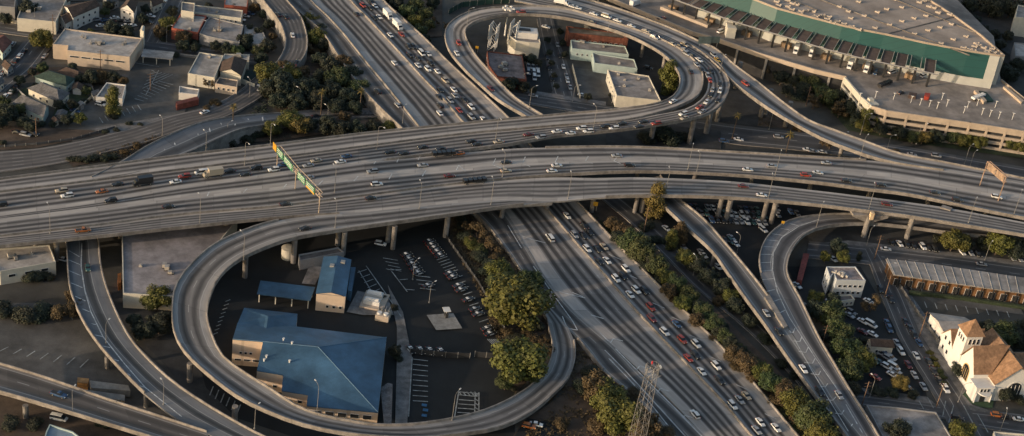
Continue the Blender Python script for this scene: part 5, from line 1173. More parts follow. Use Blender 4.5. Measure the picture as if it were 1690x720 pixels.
def crown_mesh(kind, seed, lm):
    """unit crown: radius about 1, height per kind; many small leaf faces spread on and inside uneven clumps"""
    r = random.Random(seed); v, f = [], []
    cl = []
    if kind == 'broad': 
        for _ in range(36):
            a = r.uniform(0, 2*math.pi); rr_ = r.uniform(.1,.72); z = r.uniform(-.38,.55)*(1-.4*rr_); cl.append((math.cos(a)*rr_, math.sin(a)*rr_, z, r.uniform(.17,.38)))
    elif kind == 'tall':
        for i in range(15):
            z = -1.0+2.3*i/14; w_ = .5*math.sin(math.pi*min(1, (i+1.5)/15))**.6; a = r.uniform(0, 6.3); cl.append((math.cos(a)*w_*.7, math.sin(a)*w_*.7, z, r.uniform(.28,.42)))
    elif kind == 'bush':
        for _ in range(10):
            a = r.uniform(0, 6.3); rr_ = r.uniform(0,.65); cl.append((math.cos(a)*rr_, math.sin(a)*rr_, r.uniform(-.15,.3), r.uniform(.3,.45)))
    elif kind == 'sparse':
        for _ in range(13):
            a = r.uniform(0, 6.3); rr_ = r.uniform(.2,.8); cl.append((math.cos(a)*rr_, math.sin(a)*rr_, r.uniform(-.5,.8), r.uniform(.16,.3)))
    for cx, cy, cz, cr_ in cl:
        n = int(380*(cr_/.35)**2)
        for _ in range(n):
            d = Vector((r.gauss(0,1), r.gauss(0,1), r.gauss(0,1))); d.normalize(); rad_ = cr_*r.uniform(.5,1.2)
            p = Vector((cx, cy, cz))+d*rad_*Vector((1,1,.85)).length/1.65
            nrm = (d+Vector((r.gauss(0,.5), r.gauss(0,.5), r.gauss(0,.5)+.3))).normalized(); x = nrm.orthogonal().normalized(); x = (Matrix.Rotation(r.uniform(0,6.3), 3, nrm) @ x); y = nrm.cross(x)
            s_ = r.uniform(.022,.055); i = len(v)
            v += [tuple(p-x*s_-y*s_*.6), tuple(p+x*s_-y*s_*.7), tuple(p+x*s_*.8+y*s_), tuple(p-x*s_*.9+y*s_*.8)]; f.append((i,i+1,i+2,i+3))
    me = bpy.data.meshes.new('crown'); me.from_pydata(v, [], f); me.materials.append(lm); return me
def trunk_mesh(kind, seed):
    r = random.Random(seed); b = MB()
    if kind == 'palm':
        b.bar((0,0,0), (.02,.01,1.0), .03, 7, .02); return b.mesh('trunk', M_bark)
    b.bar((0,0,0), (.02,0,.35), .05, 7, .038)
    for k in range(5):
        a = k*1.26+r.uniform(-.3,.3); e = (math.cos(a)*.35, math.sin(a)*.35, r.uniform(.6,.85)); b.bar((.02,0,r.uniform(.25,.36)), e, .024, 5, .01)
    b.bar((.02,0,.33), (0,.03,.85), .034, 6, .012)
    return b.mesh('trunk', M_bark)
CM, TM = {}, {}
def palm_crown():
    v = MB()
    for k in range(22):
        a = k*2.4; el = .9-1.7*(k/22); d = Vector((math.cos(a)*math.cos(el), math.sin(a)*math.cos(el), math.sin(el))); s_ = Vector((-math.sin(a), math.cos(a), 0))*.12
        p0 = Vector(); p1 = d*.55; p2 = d*1.0+Vector((0,0,-.25))
        v.face([p0-s_*.3, p0+s_*.3, p1+s_, p1-s_]); v.face([p1-s_, p1+s_, p2+s_*.3, p2-s_*.3])
    return v.mesh('crown', leaf_mat('ochre'))
TREES = []
def tree(cx, cy, w_, col='green', kind='broad', region='', z0=.1):
    r = random.Random(int(cx*13+cy*7)); sc = FPX/((P(cx, cy, 5)-EYE).dot(FW)); R_ = w_*.5/sc
    if kind == 'palm': H_ = 13.0; R_ = max(R_, 2.2)
    elif kind == 'bush': H_ = R_*.8
    elif kind == 'tall': R_ *= 1.25; H_ = R_*2.6
    else: H_ = max(R_*1.25, R_+1.5)
    hc = H_ if kind == 'palm' else (R_*.45 if kind == 'bush' else (H_-R_*.35 if kind != 'tall' else R_*1.3))
    p = P(cx, cy, hc+z0); p.z = z0
    root = empty({'palm':'palm_tree','bush':'bush','tall':'tall_tree','broad':'broadleaf_tree','sparse':'sparse_tree'}[kind], p, r.uniform(0,6.28))
    var = r.randrange(3)
    if kind == 'palm':
        cm = CM.setdefault('palm', None) or palm_crown(); CM['palm'] = cm; tm = TM.setdefault('palm', None) or trunk_mesh('palm', 1); TM['palm'] = tm
        t_ = link('trunk', tm, root); t_.scale = (9,9,H_); c_ = link('crown', cm, root, (.2,.1,H_)); c_.scale = (R_,R_,R_)
    else:
        key = (kind, col, var)
        if key not in CM: CM[key] = crown_mesh(kind, hash(key[0])%1 + var*17+len(col)*5+len(kind), leaf_mat(col))
        if kind != 'bush':
            if var not in TM: TM[var] = trunk_mesh('t', var)
            t_ = link('trunk', TM[var], root); t_.scale = (R_*1.3, R_*1.3, hc*1.05)
        c_ = link('crown', CM[key], root, (0,0,hc)); zz = r.uniform(.85,1.1); c_.scale = (R_*1.25,R_*1.25,1.15*R_*zz*(1.0 if kind != 'bush' else .8))
    TREES.append((cx, cy, root, col, kind, region)); return root
def T(region, items, z0=.1):
    for it in items:
        x, y, w_ = it[:3]; col = it[3] if len(it) > 3 else 'green'; kd = it[4] if len(it) > 4 else 'broad'; tree(x, y, w_, col, kd, region, z0)
T('on the bank beside the black lot', [(855,495,98,'olive'),(857,600,84,'olive'),(788,386,34,'rust','sparse'),(812,404,32,'rust','sparse'),(772,378,24,'rust','sparse'),(828,447,44,'olive'),(815,425,26,'rust','bush'),(905,578,22,'rust','bush'),(872,556,30,'rust','bush'),(895,560,22,'rust','bush'),(805,450,26,'dark','bush'),(760,372,18,'dark','bush'),(840,550,24,'rust','bush')])
T('on the soil wedge below the loop', [(985,640,52,'rust'),(1003,655,56,'olive'),(972,612,32,'dark','bush'),(1022,692,66,'olive'),(1062,704,56,'rust'),(958,640,30,'dark','bush'),(1040,650,32,'rust','bush'),(985,700,40,'rust','bush'),(930,700,26,'rust','bush'),(1095,715,34,'rust','bush')])
T('between the lower freeway and frontage road', [(1012,368,26,'rust'),(1030,382,34,'rust'),(1042,400,40,'green'),(1058,414,44,'green'),(1086,438,34,'green'),(1100,456,30,'olive'),(1118,470,32,'green'),(1104,480,28,'rust'),(1140,488,30,'green'),(1128,502,28,'olive'),(1160,512,30,'green'),(1150,528,26,'rust'),(1178,536,30,'green'),(1198,556,26,'green'),(1212,584,32,'rust'),(1232,600,40,'rust'),(1256,614,34,'olive'),(1272,630,36,'green'),(1296,646,42,'rust'),(1318,664,50,'olive'),(1342,690,56,'green'),(1356,716,50,'olive'),(1282,662,28,'rust','bush'),(1180,558,22,'rust','bush'),(1112,495,20,'rust','bush'),(1240,625,24,'rust','bush'),(1066,440,28,'dark','bush'),(1216,606,22,'rust','bush'),(1330,700,34,'ochre','bush'),(1310,690,26,'rust','bush')])
T('between frontage road and straight ramp', [(1083,335,36,'ochre','tall'),(1122,388,26,'rust','tall'),(1108,398,22,'olive','tall'),(1134,425,34,'olive'),(1152,436,34,'dark'),(1170,455,34,'dark'),(1192,474,34,'dark'),(1214,505,30,'dark'),(1238,530,26,'dark'),(1206,490,28,'olive'),(1110,405,26,'dark','bush'),(1085,395,26,'dark','bush'),(1066,372,26,'dark','bush'),(1260,560,24,'dark','bush'),(1185,495,24,'rust','bush'),(1290,600,22,'dark','bush'),(1310,618,20,'dark','bush')])
T('around the lot right of the hook ramp', [(1385,408,30,'dark'),(1392,424,24,'olive'),(1363,424,18,'olive'),(1418,424,10,'dark','tall'),(1352,512,38,'dark'),(1372,518,42,'green'),(1386,546,46,'green'),(1398,578,50,'green'),(1418,596,42,'olive'),(1404,612,44,'green'),(1440,502,30,'rust','sparse'),(1376,498,28,'dark'),(1408,642,26,'dark'),(1487,632,27,'ochre'),(1345,492,26,'olive'),(1425,560,20,'dark','bush'),(1450,645,26,'dark','bush'),(1475,648,24,'dark','bush'),(1505,650,20,'dark','bush'),(1362,555,26,'dark')])
T('along the warehouse street', [(1574,398,44,'olive'),(1592,402,30,'dark'),(1648,404,44,'olive'),(1672,412,38,'dark'),(1625,402,26,'dark'),(1690,410,30,'dark'),(1550,395,20,'dark','bush')])
T('around the church', [(1584,608,28,'dark'),(1536,582,13,'olive','bush'),(1541,592,13,'olive','bush'),(1546,602,13,'olive','bush'),(1551,612,14,'green','bush'),(1556,622,14,'green','bush'),(1560,633,15,'green','bush'),(1660,650,28,'dark'),(1680,660,24,'dark','bush'),(1645,548,36,'dark'),(1662,555,44,'green'),(1686,560,40,'dark'),(1630,540,28,'dark'),(1586,712,42,'olive'),(1482,712,44,'dark'),(1690,540,34,'dark')])
T('on the verge before the garage', [(1290,128,28,'dark'),(1310,130,32,'dark'),(1336,132,40,'green'),(1368,132,34,'dark'),(1362,160,36,'green'),(1344,168,26,'rust','sparse'),(1386,182,30,'rust','sparse'),(1400,176,34,'dark'),(1404,165,16,'ochre'),(1440,200,40,'olive','sparse'),(1524,226,26,'ochre'),(1560,214,30,'rust','sparse'),(1576,226,28,'green'),(1592,232,24,'olive'),(1613,234,26,'olive'),(1600,216,26,'dark'),(1626,214,28,'dark'),(1650,220,28,'dark'),(1662,236,26,'olive'),(1682,240,28,'olive'),(1684,220,26,'rust'),(1540,206,24,'rust','sparse'),(1270,118,24,'rust','sparse'),(1320,162,22,'dark','bush'),(1470,206,26,'green','bush'),(1500,214,24,'green','bush'),(1372,232,34,'rust','sparse'),(1305,222,18,'ochre','palm'),(1217,190,15,'ochre','palm'),(1478,250,16,'rust','bush'),(1318,212,16,'rust','bush'),(1226,68,16,'rust','sparse')])
T('beyond the hall at the upper right', [(1622,48,20,'dark'),(1640,58,22,'dark'),(1664,60,20,'dark'),(1650,74,22,'dark'),(1668,122,30,'dark'),(1656,112,22,'dark'),(1604,8,30,'dark'),(1636,12,38,'dark'),(1668,14,38,'dark'),(1688,10,26,'dark'),(1590,26,20,'dark'),(1680,108,26,'dark'),(1610,32,18,'dark')])
T('under the upper loop', [(1100,222,50,'dark','bush'),(1065,228,30,'dark','bush'),(1104,134,30,'olive','tall'),(1098,122,20,'olive'),(1130,225,30,'dark','bush')])
T('inside the upper loop', [(876,98,20,'dark'),(862,96,16,'dark'),(888,104,14,'dark'),(843,138,26,'dark'),(864,143,20,'dark'),(880,148,14,'dark'),(904,66,11,'dark'),(907,86,11,'dark'),(911,104,11,'dark'),(915,124,11,'dark'),(918,142,11,'dark'),(925,52,12,'dark'),(929,70,11,'dark'),(932,90,11,'dark'),(970,160,14,'dark'),(1008,157,9,'dark','bush'),(1030,160,9,'dark','bush'),(948,88,12,'dark','bush')])
T('beside the upper freeway top', [(655,8,26,'dark'),(672,20,28,'green'),(686,36,26,'olive'),(694,52,24,'green'),(702,64,18,'dark'),(684,8,26,'green'),(700,22,26,'green'),(708,42,20,'green'),(718,34,14,'rust','sparse'),(738,42,13,'rust','sparse'),(714,4,22,'dark'),(640,-4,22,'dark')])
T('left of the collector road', [(503,22,22,'rust','sparse'),(516,36,30,'olive'),(530,50,26,'dark'),(518,62,34,'olive'),(536,74,24,'dark'),(508,80,18,'rust'),(528,98,26,'dark'),(545,112,36,'dark'),(568,106,34,'rust'),(582,124,34,'dark'),(560,132,40,'green'),(594,146,34,'green'),(612,160,26,'dark'),(548,150,36,'dark'),(575,160,36,'dark'),(530,126,30,'dark'),(500,12,18,'rust','bush'),(520,84,20,'rust','bush')])
T('in the grove at the broad road bend', [(448,122,44,'olive'),(462,142,50,'dark'),(480,150,44,'dark'),(504,146,44,'dark'),(446,148,34,'dark'),(478,122,36,'olive'),(498,120,28,'rust'),(516,152,34,'dark'),(462,165,34,'dark'),(490,170,34,'dark'),(525,168,34,'dark'),(470,108,22,'rust'),(555,176,30,'dark'),(585,178,26,'dark')])
T('between the slim ramp and the far deck', [(450,212,28,'olive'),(478,198,38,'olive'),(492,206,34,'ochre'),(510,206,30,'dark'),(570,192,20,'rust'),(640,210,22,'olive'),(542,208,34,'dark'),(565,212,30,'dark'),(590,212,30,'dark'),(615,210,26,'dark'),(532,152,13,'ochre','palm'),(597,150,15,'ochre','palm'),(380,232,28,'dark','bush'),(405,228,26,'dark','bush'),(425,222,24,'dark','bush'),(355,240,22,'dark','bush')])
T('beside the broad road at the upper left', [(187,172,26,'olive','tall'),(188,192,16,'dark','bush'),(213,204,12,'dark','bush'),(232,205,10,'dark','bush'),(193,214,11,'dark','bush'),(174,217,11,'dark','bush'),(385,176,14,'dark','palm'),(355,170,18,'rust','bush'),(340,178,14,'rust','bush'),(118,262,16,'dark','bush'),(130,262,18,'dark','bush'),(144,262,18,'dark','bush'),(158,261,18,'dark','bush'),(172,260,18,'dark','bush'),(186,258,16,'dark','bush'),(205,250,14,'rust','bush'),(225,240,14,'rust','bush'),(3,236,14,'dark','bush')])
T('among the upper left houses', [(70,64,36,'olive'),(46,18,36,'dark'),(186,48,30,'dark'),(210,54,26,'dark'),(150,52,12,'olive'),(10,188,36,'dark'),(-2,202,26,'dark'),(38,200,22,'dark'),(66,204,16,'dark','bush'),(88,203,18,'dark','bush'),(133,196,20,'olive'),(120,172,18,'dark'),(32,132,18,'dark'),(54,118,14,'dark'),(58,140,12,'dark','bush'),(150,128,26,'dark'),(166,126,24,'rust'),(188,128,24,'dark'),(202,134,18,'rust'),(132,130,18,'dark'),(96,172,18,'dark'),(104,182,16,'dark','bush'),(180,8,20,'dark'),(88,-2,20,'dark'),(20,150,14,'dark','bush'),(140,168,14,'dark','bush'),(98,146,12,'dark','bush')])
T('around the workshops at the top left', [(264,52,22,'rust'),(278,40,26,'olive'),(284,18,20,'dark'),(304,60,26,'rust'),(302,76,22,'dark'),(330,62,18,'rust','bush'),(356,76,20,'dark'),(404,68,28,'dark'),(442,76,26,'dark'),(434,24,16,'dark'),(420,12,16,'rust'),(428,52,18,'dark'),(268,64,14,'dark','bush'),(336,132,16,'rust','sparse'),(345,138,14,'rust','sparse'),(385,12,14,'dark'),(450,60,14,'rust'),(320,68,16,'dark','bush')])
T('beside the left ramps', [(56,456,34,'dark','bush'),(76,454,26,'dark','bush'),(38,520,46,'dark','bush'),(70,516,46,'dark','bush'),(100,514,30,'rust'),(122,508,32,'rust'),(118,488,22,'rust'),(0,512,40,'dark','bush'),(260,494,44,'olive'),(262,534,42,'dark'),(238,545,36,'dark'),(284,525,28,'dark'),(222,530,26,'dark'),(20,700,36,'dark','bush'),(56,698,30,'dark','bush'),(90,715,28,'dark','bush'),(170,700,24,'dark','bush')])
T('beside the police building', [(652,578,22,'dark'),(658,590,18,'dark','bush'),(650,508,14,'dark','bush'),(632,490,12,'dark','bush'),(858,655,20,'dark','bush'),(846,640,16,'dark','bush')])
T('between the lower freeway and frontage road', [(1020,392,26,'dark'),(1072,428,28,'dark'),(1092,462,22,'dark','bush'),(1132,486,24,'green'),(1152,505,24,'dark'),(1170,524,24,'green'),(1188,546,26,'dark'),(1205,566,26,'dark'),(1222,590,26,'dark'),(1246,606,28,'green'),(1266,622,26,'dark'),(1284,640,32,'green'),(1306,656,32,'dark'),(1330,676,38,'green'),(1350,704,38,'dark'),(1368,722,34,'green'),(1225,578,20,'dark','bush'),(1196,540,20,'dark','bush')])
T('on the bank beside the black lot', [(838,470,40,'green'),(832,520,36,'olive'),(875,462,40,'green'),(880,620,30,'green'),(835,630,30,'green'),(822,470,30,'dark','bush'),(795,425,26,'dark','bush')])
T('on the verge before the garage', [(1455,212,26,'dark'),(1485,218,26,'dark'),(1508,226,22,'green'),(1545,226,26,'dark'),(1572,214,24,'dark'),(1638,228,26,'dark'),(1666,222,26,'dark'),(1612,226,22,'green'),(1325,148,26,'dark'),(1352,148,28,'green'),(1382,160,28,'dark'),(1300,150,22,'dark'),(1415,196,24,'dark'),(1425,206,24,'olive')])
T('on the bank beside the black lot', [(768,390,26,'dark','bush'),(778,402,28,'olive','bush'),(795,412,28,'green','bush'),(806,436,30,'dark','bush'),(784,420,22,'dark','bush'),(818,462,30,'green'),(760,360,20,'dark','bush'),(850,560,30,'dark','bush'),(885,540,26,'dark','bush')])
T('among the upper left houses', [(120,112,18,'dark'),(70,112,18,'green'),(84,150,14,'dark'),(30,180,22,'green'),(52,208,20,'dark'),(112,196,20,'dark'),(130,30,16,'dark'),(172,20,16,'green'),(236,30,18,'dark'),(240,14,16,'dark'),(10,30,20,'dark'),(144,8,14,'dark'),(78,128,16,'green'),(142,150,16,'green'),(8,170,22,'green')])
T('around the workshops at the top left', [(376,80,22,'dark'),(392,84,20,'green'),(322,78,18,'dark'),(424,84,20,'green'),(412,46,16,'dark'),(444,40,18,'dark'),(296,36,14,'dark'),(345,10,14,'dark'),(290,90,14,'dark','bush'),(430,96,22,'dark')])
cnt, tot = {}, {}
adj = {'green':'green','dark':'dark green','olive':'olive green','rust':'rust brown','ochre':'golden'}; kn = {'broad':'round tree','tall':'narrow tree','bush':'low bush','sparse':'thin tree','palm':'palm'}
for t_ in TREES: k = (t_[3], t_[4], t_[5]); tot[k] = tot.get(k, 0)+1
for cx, cy, root, col, kd, reg in sorted(TREES, key=lambda t_: t_[0]):
    k = (col, kd, reg); i = cnt.get(k, 0); cnt[k] = i+1
    tag(root, f'{adj[col]} {kn[kd]} {reg}'+(f', {ords(i)} from left' if tot[k] > 1 else ''), 'bush' if kd == 'bush' else 'tree', 'trees and bushes '+reg)
# dry scrub and ground cover: uncountable
def scrub(px, n, col, seed, smin=.4, smax=1.0, z=.1):
    r = random.Random(seed); v, f = [], []
    tri = [(px[0], px[i], px[i+1]) for i in range(1, len(px)-1)]
    for _ in range(n):
        a, b_, c = r.choice(tri); u, w_ = r.random(), r.random()
        if u+w_ > 1: u, w_ = 1-u, 1-w_
        x = a[0]+(b_[0]-a[0])*u+(c[0]-a[0])*w_; y = a[1]+(b_[1]-a[1])*u+(c[1]-a[1])*w_; p = P(x, y, z)
        if noise.noise(p*.12) < -.15: continue
        for _k in range(5):
            s_ = r.uniform(smin, smax)*.5; q = p+Vector((r.gauss(0,.7), r.gauss(0,.7), r.uniform(.0,.5))); nn = Vector((r.gauss(0,.5), r.gauss(0,.5), 1)).normalized(); X = nn.orthogonal().normalized(); Y = nn.cross(X); i = len(v)
            v += [tuple(q-X*s_), tuple(q-Y*s_), tuple(q+X*s_), tuple(q+Y*s_)]; f.append((i,i+1,i+2,i+3))
    me = bpy.data.meshes.new('ground_cover'); me.from_pydata(v, [], f); me.materials.append(leaf_mat(col)); return me
for i, (px, n, col, lab) in enumerate([([(745,345),(800,318),(850,420),(905,515),(900,620),(850,640),(838,560),(745,400)],1800,'rust','dry brown undergrowth on the bank beside the black lot'),([(940,565),(1050,665),(1130,730),(870,730),(900,680)],1500,'rust','dry brown undergrowth on the wedge below the loop'),([(970,345),(1345,680),(1380,730),(1330,730),(1140,545)],3000,'green','dark undergrowth right of the lower freeway'),([(430,155),(560,110),(650,190),(640,205),(460,232),(400,238)],1500,'dark','dark undergrowth under the grove'),([(480,0),(520,60),(560,110),(520,140),(505,60)],500,'rust','dry undergrowth left of the collector road'),([(1255,180),(1300,195),(1345,220),(1250,208)],350,'rust','dry undergrowth below the branch ramp'),([(1280,120),(1390,135),(1440,190),(1690,240),(1690,258),(1400,212)],1500,'green','green ground cover before the garage'),([(115,266),(264,230),(300,215),(200,262)],500,'rust','weeds between the broad road and the deck')]):
    tag(link('ground_cover', scrub(px, n, col, i)), lab, 'undergrowth', None, 'stuff')

# ================================================================ vehicles
PC = {'white':(.68,.68,.66),'silver':(.30,.31,.32),'beige':(.42,.36,.27),'dark':(.016,.017,.019),'red':(.33,.045,.025),'maroon':(.12,.02,.02),'blue':(.03,.07,.15),'orange':(.36,.12,.03),'yellow':(.5,.3,.03),'teal':(.03,.09,.09),'grey':(.12,.12,.125)}
def paint(c):
    k = 'paint_'+c
    if k in MATS: return MATS[k]
    m = bpy.data.materials.new(k); t, b = nodes(m); b.inputs['Base Color'].default_value = (*PC[c], 1); b.inputs['Roughness'].default_value = .35; b.inputs['Coat Weight'].default_value = .4; b.inputs['Coat Roughness'].default_value = .15
    MATS[k] = m; return m
M_tyre = mat('tyre', (.015,.015,.016), .9, .2); M_hl = mat('headlight_glass', (.75,.72,.62), .3, .05); M_tl = mat('tail_light_glass', (.35,.02,.02), .35, .1)
def loft(secs):
    """secs: list of (x, [(y,z)...]) closed sections"""
    v, f = [], []; n = len(secs[0][1])
    for x, s_ in secs: v += [(x, y, z) for y, z in s_]
    for i in range(len(secs)-1):
        for k in range(n):
            j = (k+1) % n; f.append((i*n+k, i*n+j, (i+1)*n+j, (i+1)*n+k))
    f.append(tuple(range(n-1, -1, -1))); f.append(tuple(range((len(secs)-1)*n, len(secs)*n)))
    return v, f
def body_secs(L, W_, prof, sill=.28, tum=.86):
    out = []
    for x, z in prof:
        e = 1-.10*(abs(x)/(L/2))**3; w_ = W_/2*e; zb = sill+ (.12 if abs(x) > L*.46 else 0)
        out.append((x, [(-w_*.94,zb),(w_*.94,zb),(w_,(zb+z)*.5),(w_*.96,z-.10),(w_*tum,z),(-w_*tum,z),(-w_*.96,z-.10),(-w_,(zb+z)*.5)]))
    return out
def mk(name, vf, m):
    me = bpy.data.meshes.new(name); me.from_pydata(vf[0], [], vf[1]); me.materials.append(m); bm = bmesh.new(); bm.from_mesh(me); bmesh.ops.recalc_face_normals(bm, faces=bm.faces); bm.to_mesh(me); bm.free(); return me
VM = {}
def vehicle_meshes(kind, c):
    key = (kind, c)
    if key in VM: return VM[key]
    pt = paint(c); parts = []
    if kind in ('sedan', 'suv', 'pickup', 'van', 'patrol'):
        L, W_ = {'sedan':(4.7,1.85),'patrol':(5.0,1.9),'suv':(4.8,1.95),'pickup':(5.6,2.0),'van':(5.6,2.1)}[kind]
        if kind in ('sedan', 'patrol'):
            prof = [(-L/2,.62),(-L*.485,.86),(-L*.30,.94),(0,.95),(L*.22,.92),(L*.42,.80),(L*.49,.66),(L/2,.5)]; cab = [(-L*.34,.93),(-L*.20,1.38),(-L*.02,1.44),(L*.08,1.40),(L*.24,.92)]
        elif kind == 'suv':
            prof = [(-L/2,.7),(-L*.49,1.0),(-L*.3,1.05),(0,1.05),(L*.22,1.02),(L*.44,.92),(L*.49,.78),(L/2,.6)]; cab = [(-L*.48,1.03),(-L*.42,1.64),(-L*.1,1.72),(L*.07,1.68),(L*.24,1.02)]
        elif kind == 'pickup':
            prof = [(-L/2,.9),(-L*.49,1.02),(-L*.06,1.04),(L*.1,1.04),(L*.24,1.04),(L*.44,.98),(L*.49,.82),(L/2,.6)]; cab = [(-L*.07,1.02),(-L*.04,1.66),(L*.08,1.72),(L*.14,1.66),(L*.25,1.02)]
        else:
            prof = [(-L/2,.8),(-L*.49,1.15),(-L*.3,1.2),(0,1.2),(L*.3,1.15),(L*.45,1.0),(L*.49,.8),(L/2,.6)]; cab = [(-L*.485,1.18),(-L*.46,2.0),(-L*.1,2.1),(L*.2,2.02),(L*.38,1.12)]
        parts.append(('body', mk('body', loft(body_secs(L, W_, prof)), pt), None))
        gl = []; rf = []
        zb = cab[0][1]-.05
        for x, z in cab:
            k = (z-zb)/(max(q[1] for q in cab)-zb); w0 = W_/2*.90; w1 = W_/2*(.90-.20*k); gl.append((x, [(-w0,zb),(w0,zb),(w1,z-.03),(-w1,z-.03)]))
        parts.append(('glasshouse', mk('glasshouse', loft(gl), M_glass), None))
        mid = cab[1:-1]; 
        for x, z in mid: w1 = W_/2*.705; rf.append((x, [(-w1,z-.045),(w1,z-.045),(w1*.97,z+.015),(-w1*.97,z+.015)]))
        parts.append(('roof_panel', mk('roof_panel', loft(rf), paint('white') if kind == 'patrol' else pt), None))
        if kind == 'pickup':
            b = MB(); b.box((-L*.28,0,.99), L*.36, W_*.78, .07); parts.append(('cargo_bed', b.mesh('cargo_bed', M_dark), None))
        if kind == 'patrol':
            b = MB(); b.box((0,0,1.45), .3, 1.1, .12); parts.append(('light_bar', b.mesh('light_bar', M_glass), None))
            b = MB(); b.box((.15,W_/2-.03,.40), 1.9, .08, .45); b.box((.15,-W_/2+.03,.40), 1.9, .08, .45); parts.append(('door', b.mesh('door', paint('white')), None))
        wr = .33 if kind == 'sedan' else .37; wx = L*.31
    elif kind == 'box_truck':
        L, W_ = 8.0, 2.4
        b = MB(); b.box((-.9,0,1.0), 5.8, 2.45, 2.7); parts.append(('cargo_box', b.mesh('cargo_box', pt), None))
        v, f = loft([(x, [(-1.1,.5),(1.1,.5),(1.1,z),(-1.1,z)]) for x, z in ((2.05,2.5),(2.9,2.5),(3.5,1.6),(3.95,1.4),(4.05,.8))]); parts.append(('cab', mk('cab', (v, f), pt), None))
        v, f = loft([(x, [(-.98,1.55),(.98,1.55),(.98,z),(-.98,z)]) for x, z in ((2.6,2.42),(2.98,2.44),(3.55,1.62))]); parts.append(('windscreen', mk('windscreen', (v, f), M_glass), None))
        b = MB(); b.box((-.3,0,.6), 7.2, .9, .4); parts.append(('chassis', b.mesh('chassis', M_dark), None)); wr = .48; wx = 2.7
    elif kind == 'flatbed':
        L = 11.0; b = MB(); b.box((0,0,.9), 10.4, 2.4, .3); parts.append(('deck', b.mesh('deck', M_dark), None))
        b = MB()
        for k in range(5): b.box((-4.2+k*2.1,0,1.2), 1.7, 2.2, 1.0)
        parts.append(('load', b.mesh('load', pt), None)); wr = .48; wx = 3.6
    b = MB(); b.bar((0,-.11,0), (0,.11,0), wr, 14); b.bar((0,-.13,0), (0,.13,0), wr*.55, 10, mi=1); wm = b.mesh('wheel', [M_tyre, M_steel])
    yy = (W_ if kind != 'flatbed' else 2.4)/2-.13
    for sx in (-1, 1):
        for sy in (-1, 1): parts.append(('wheel', wm, (sx*wx, sy*yy, wr)))
    if kind not in ('flatbed',):
        hl = MB(); hl.box((0,0,0), .12, .34, .16); hm = hl.mesh('headlight', M_hl); tl = MB(); tl.box((0,0,0), .12, .36, .16); tm = tl.mesh('tail_light', M_tl)
        Lh = L/2 if kind != 'box_truck' else 4.0; zh = .58 if kind in ('sedan','patrol') else .72
        for sy in (-1, 1):
            parts.append(('headlight', hm, (Lh-.06, sy*(yy-.12), zh))); parts.append(('tail_light', tm, (-(L/2 if kind != 'box_truck' else 3.85)+.04, sy*(yy-.08), zh+.15)))
    VM[key] = parts; return parts
NM = {'sedan':'sedan','suv':'suv','pickup':'pickup_truck','van':'van','patrol':'patrol_car','box_truck':'box_truck','flatbed':'flatbed_trailer'}
CN = {'sedan':'sedan','suv':'sport utility car','pickup':'pickup truck','van':'van','patrol':'patrol car','box_truck':'box truck','flatbed':'flatbed trailer'}
WD = {'dark':'black','teal':'dark teal','blue':'dark blue'}
CARS = []
def car(p, tang, c, kind='sedan', place='', grp='', px=None, s_=1.0):
    root = empty(NM[kind], p, math.atan2(tang.y, tang.x)); root.scale = (s_, s_, s_)
    pitch = math.atan2(tang.z, math.hypot(tang.x, tang.y)); root.rotation_euler[1] = -pitch
    small = FPX/((p-EYE).dot(FW)) < 3.0
    for nm, me, loc in vehicle_meshes(kind, c):
        if small and nm in ('headlight', 'tail_light') : continue
        link(nm, me, root, loc)
    CARS.append((root, c, kind, place, grp, px)); return root
def oncar(key, lst, sgn, place, grp, dz=.6):
    for it in lst:
        x, y, c = it[:3]; kd = it[3] if len(it) > 3 else 'sedan'
        if kd == 'sedan':
            kd = random.Random(x*31+y).choice(['sedan','sedan','suv','sedan'])
        q, tg = hit(RD[key], x, y, dz); r = random.Random(x+y*3); tg = tg*sgn
        tg = Vector((tg.x, tg.y, tg.z)); a = r.uniform(-.02,.02); tg = Matrix.Rotation(a, 3, 'Z') @ tg
        q.z += .03; car(q, tg, c, kd, place, grp, (x, y))
oncar('AE', [(599,9,'red'),(613,3,'dark'),(612,13,'dark'),(619,10,'white'),(626,28,'white'),(618,29,'dark'),(640,27,'white','box_truck'),(656,44,'white','box_truck'),(663,57,'red'),(644,58,'white'),(675,77,'dark'),(682,77,'dark'),(677,91,'dark'),(696,88,'white','van'),(707,89,'white'),(691,96,'dark'),(690,108,'white'),(711,104,'dark'),(706,114,'white'),(722,118,'white'),(735,133,'beige'),(726,148,'dark'),(749,148,'white'),(751,158,'silver'),(743,166,'silver'),(766,164,'dark'),(778,177,'white'),(758,182,'red'),(778,193,'silver'),(798,197,'white'),(725,160,'dark')], 1, "on the upper freeway's right half", 'cars on the upper freeway')
oncar('AW', [(589,23,'dark'),(727,174,'dark'),(726,187,'white'),(651,104,'white')], -1, "on the upper freeway's left half", 'cars on the upper freeway')
oncar('AC', [(624,151,'dark'),(657,174,'silver')], -1, 'on the collector road beside the upper freeway', 'cars on the upper freeway')
oncar('AE', [(936,356,'white'),(965,373,'dark'),(973,383,'dark'),(963,389,'dark'),(948,388,'silver'),(969,411,'white','suv'),(986,411,'dark'),(997,407,'beige'),(989,431,'dark'),(1002,430,'white'),(1033,444,'white','suv'),(1028,456,'dark','suv'),(1017,460,'white'),(1050,479,'white','suv'),(1040,486,'white'),(1064,480,'dark'),(1074,507,'red','suv'),(1076,526,'maroon'),(1117,535,'blue'),(1097,548,'white','suv'),(1126,561,'red'),(1149,568,'white'),(1148,586,'dark'),(1136,591,'red'),(1158,613,'white'),(1182,604,'white','suv'),(1188,628,'dark'),(1232,653,'beige'),(1221,660,'silver'),(1209,669,'white','suv'),(1255,697,'white'),(1281,706,'white'),(1249,710,'silver')], 1, "on the lower freeway's right half", 'cars on the lower freeway')
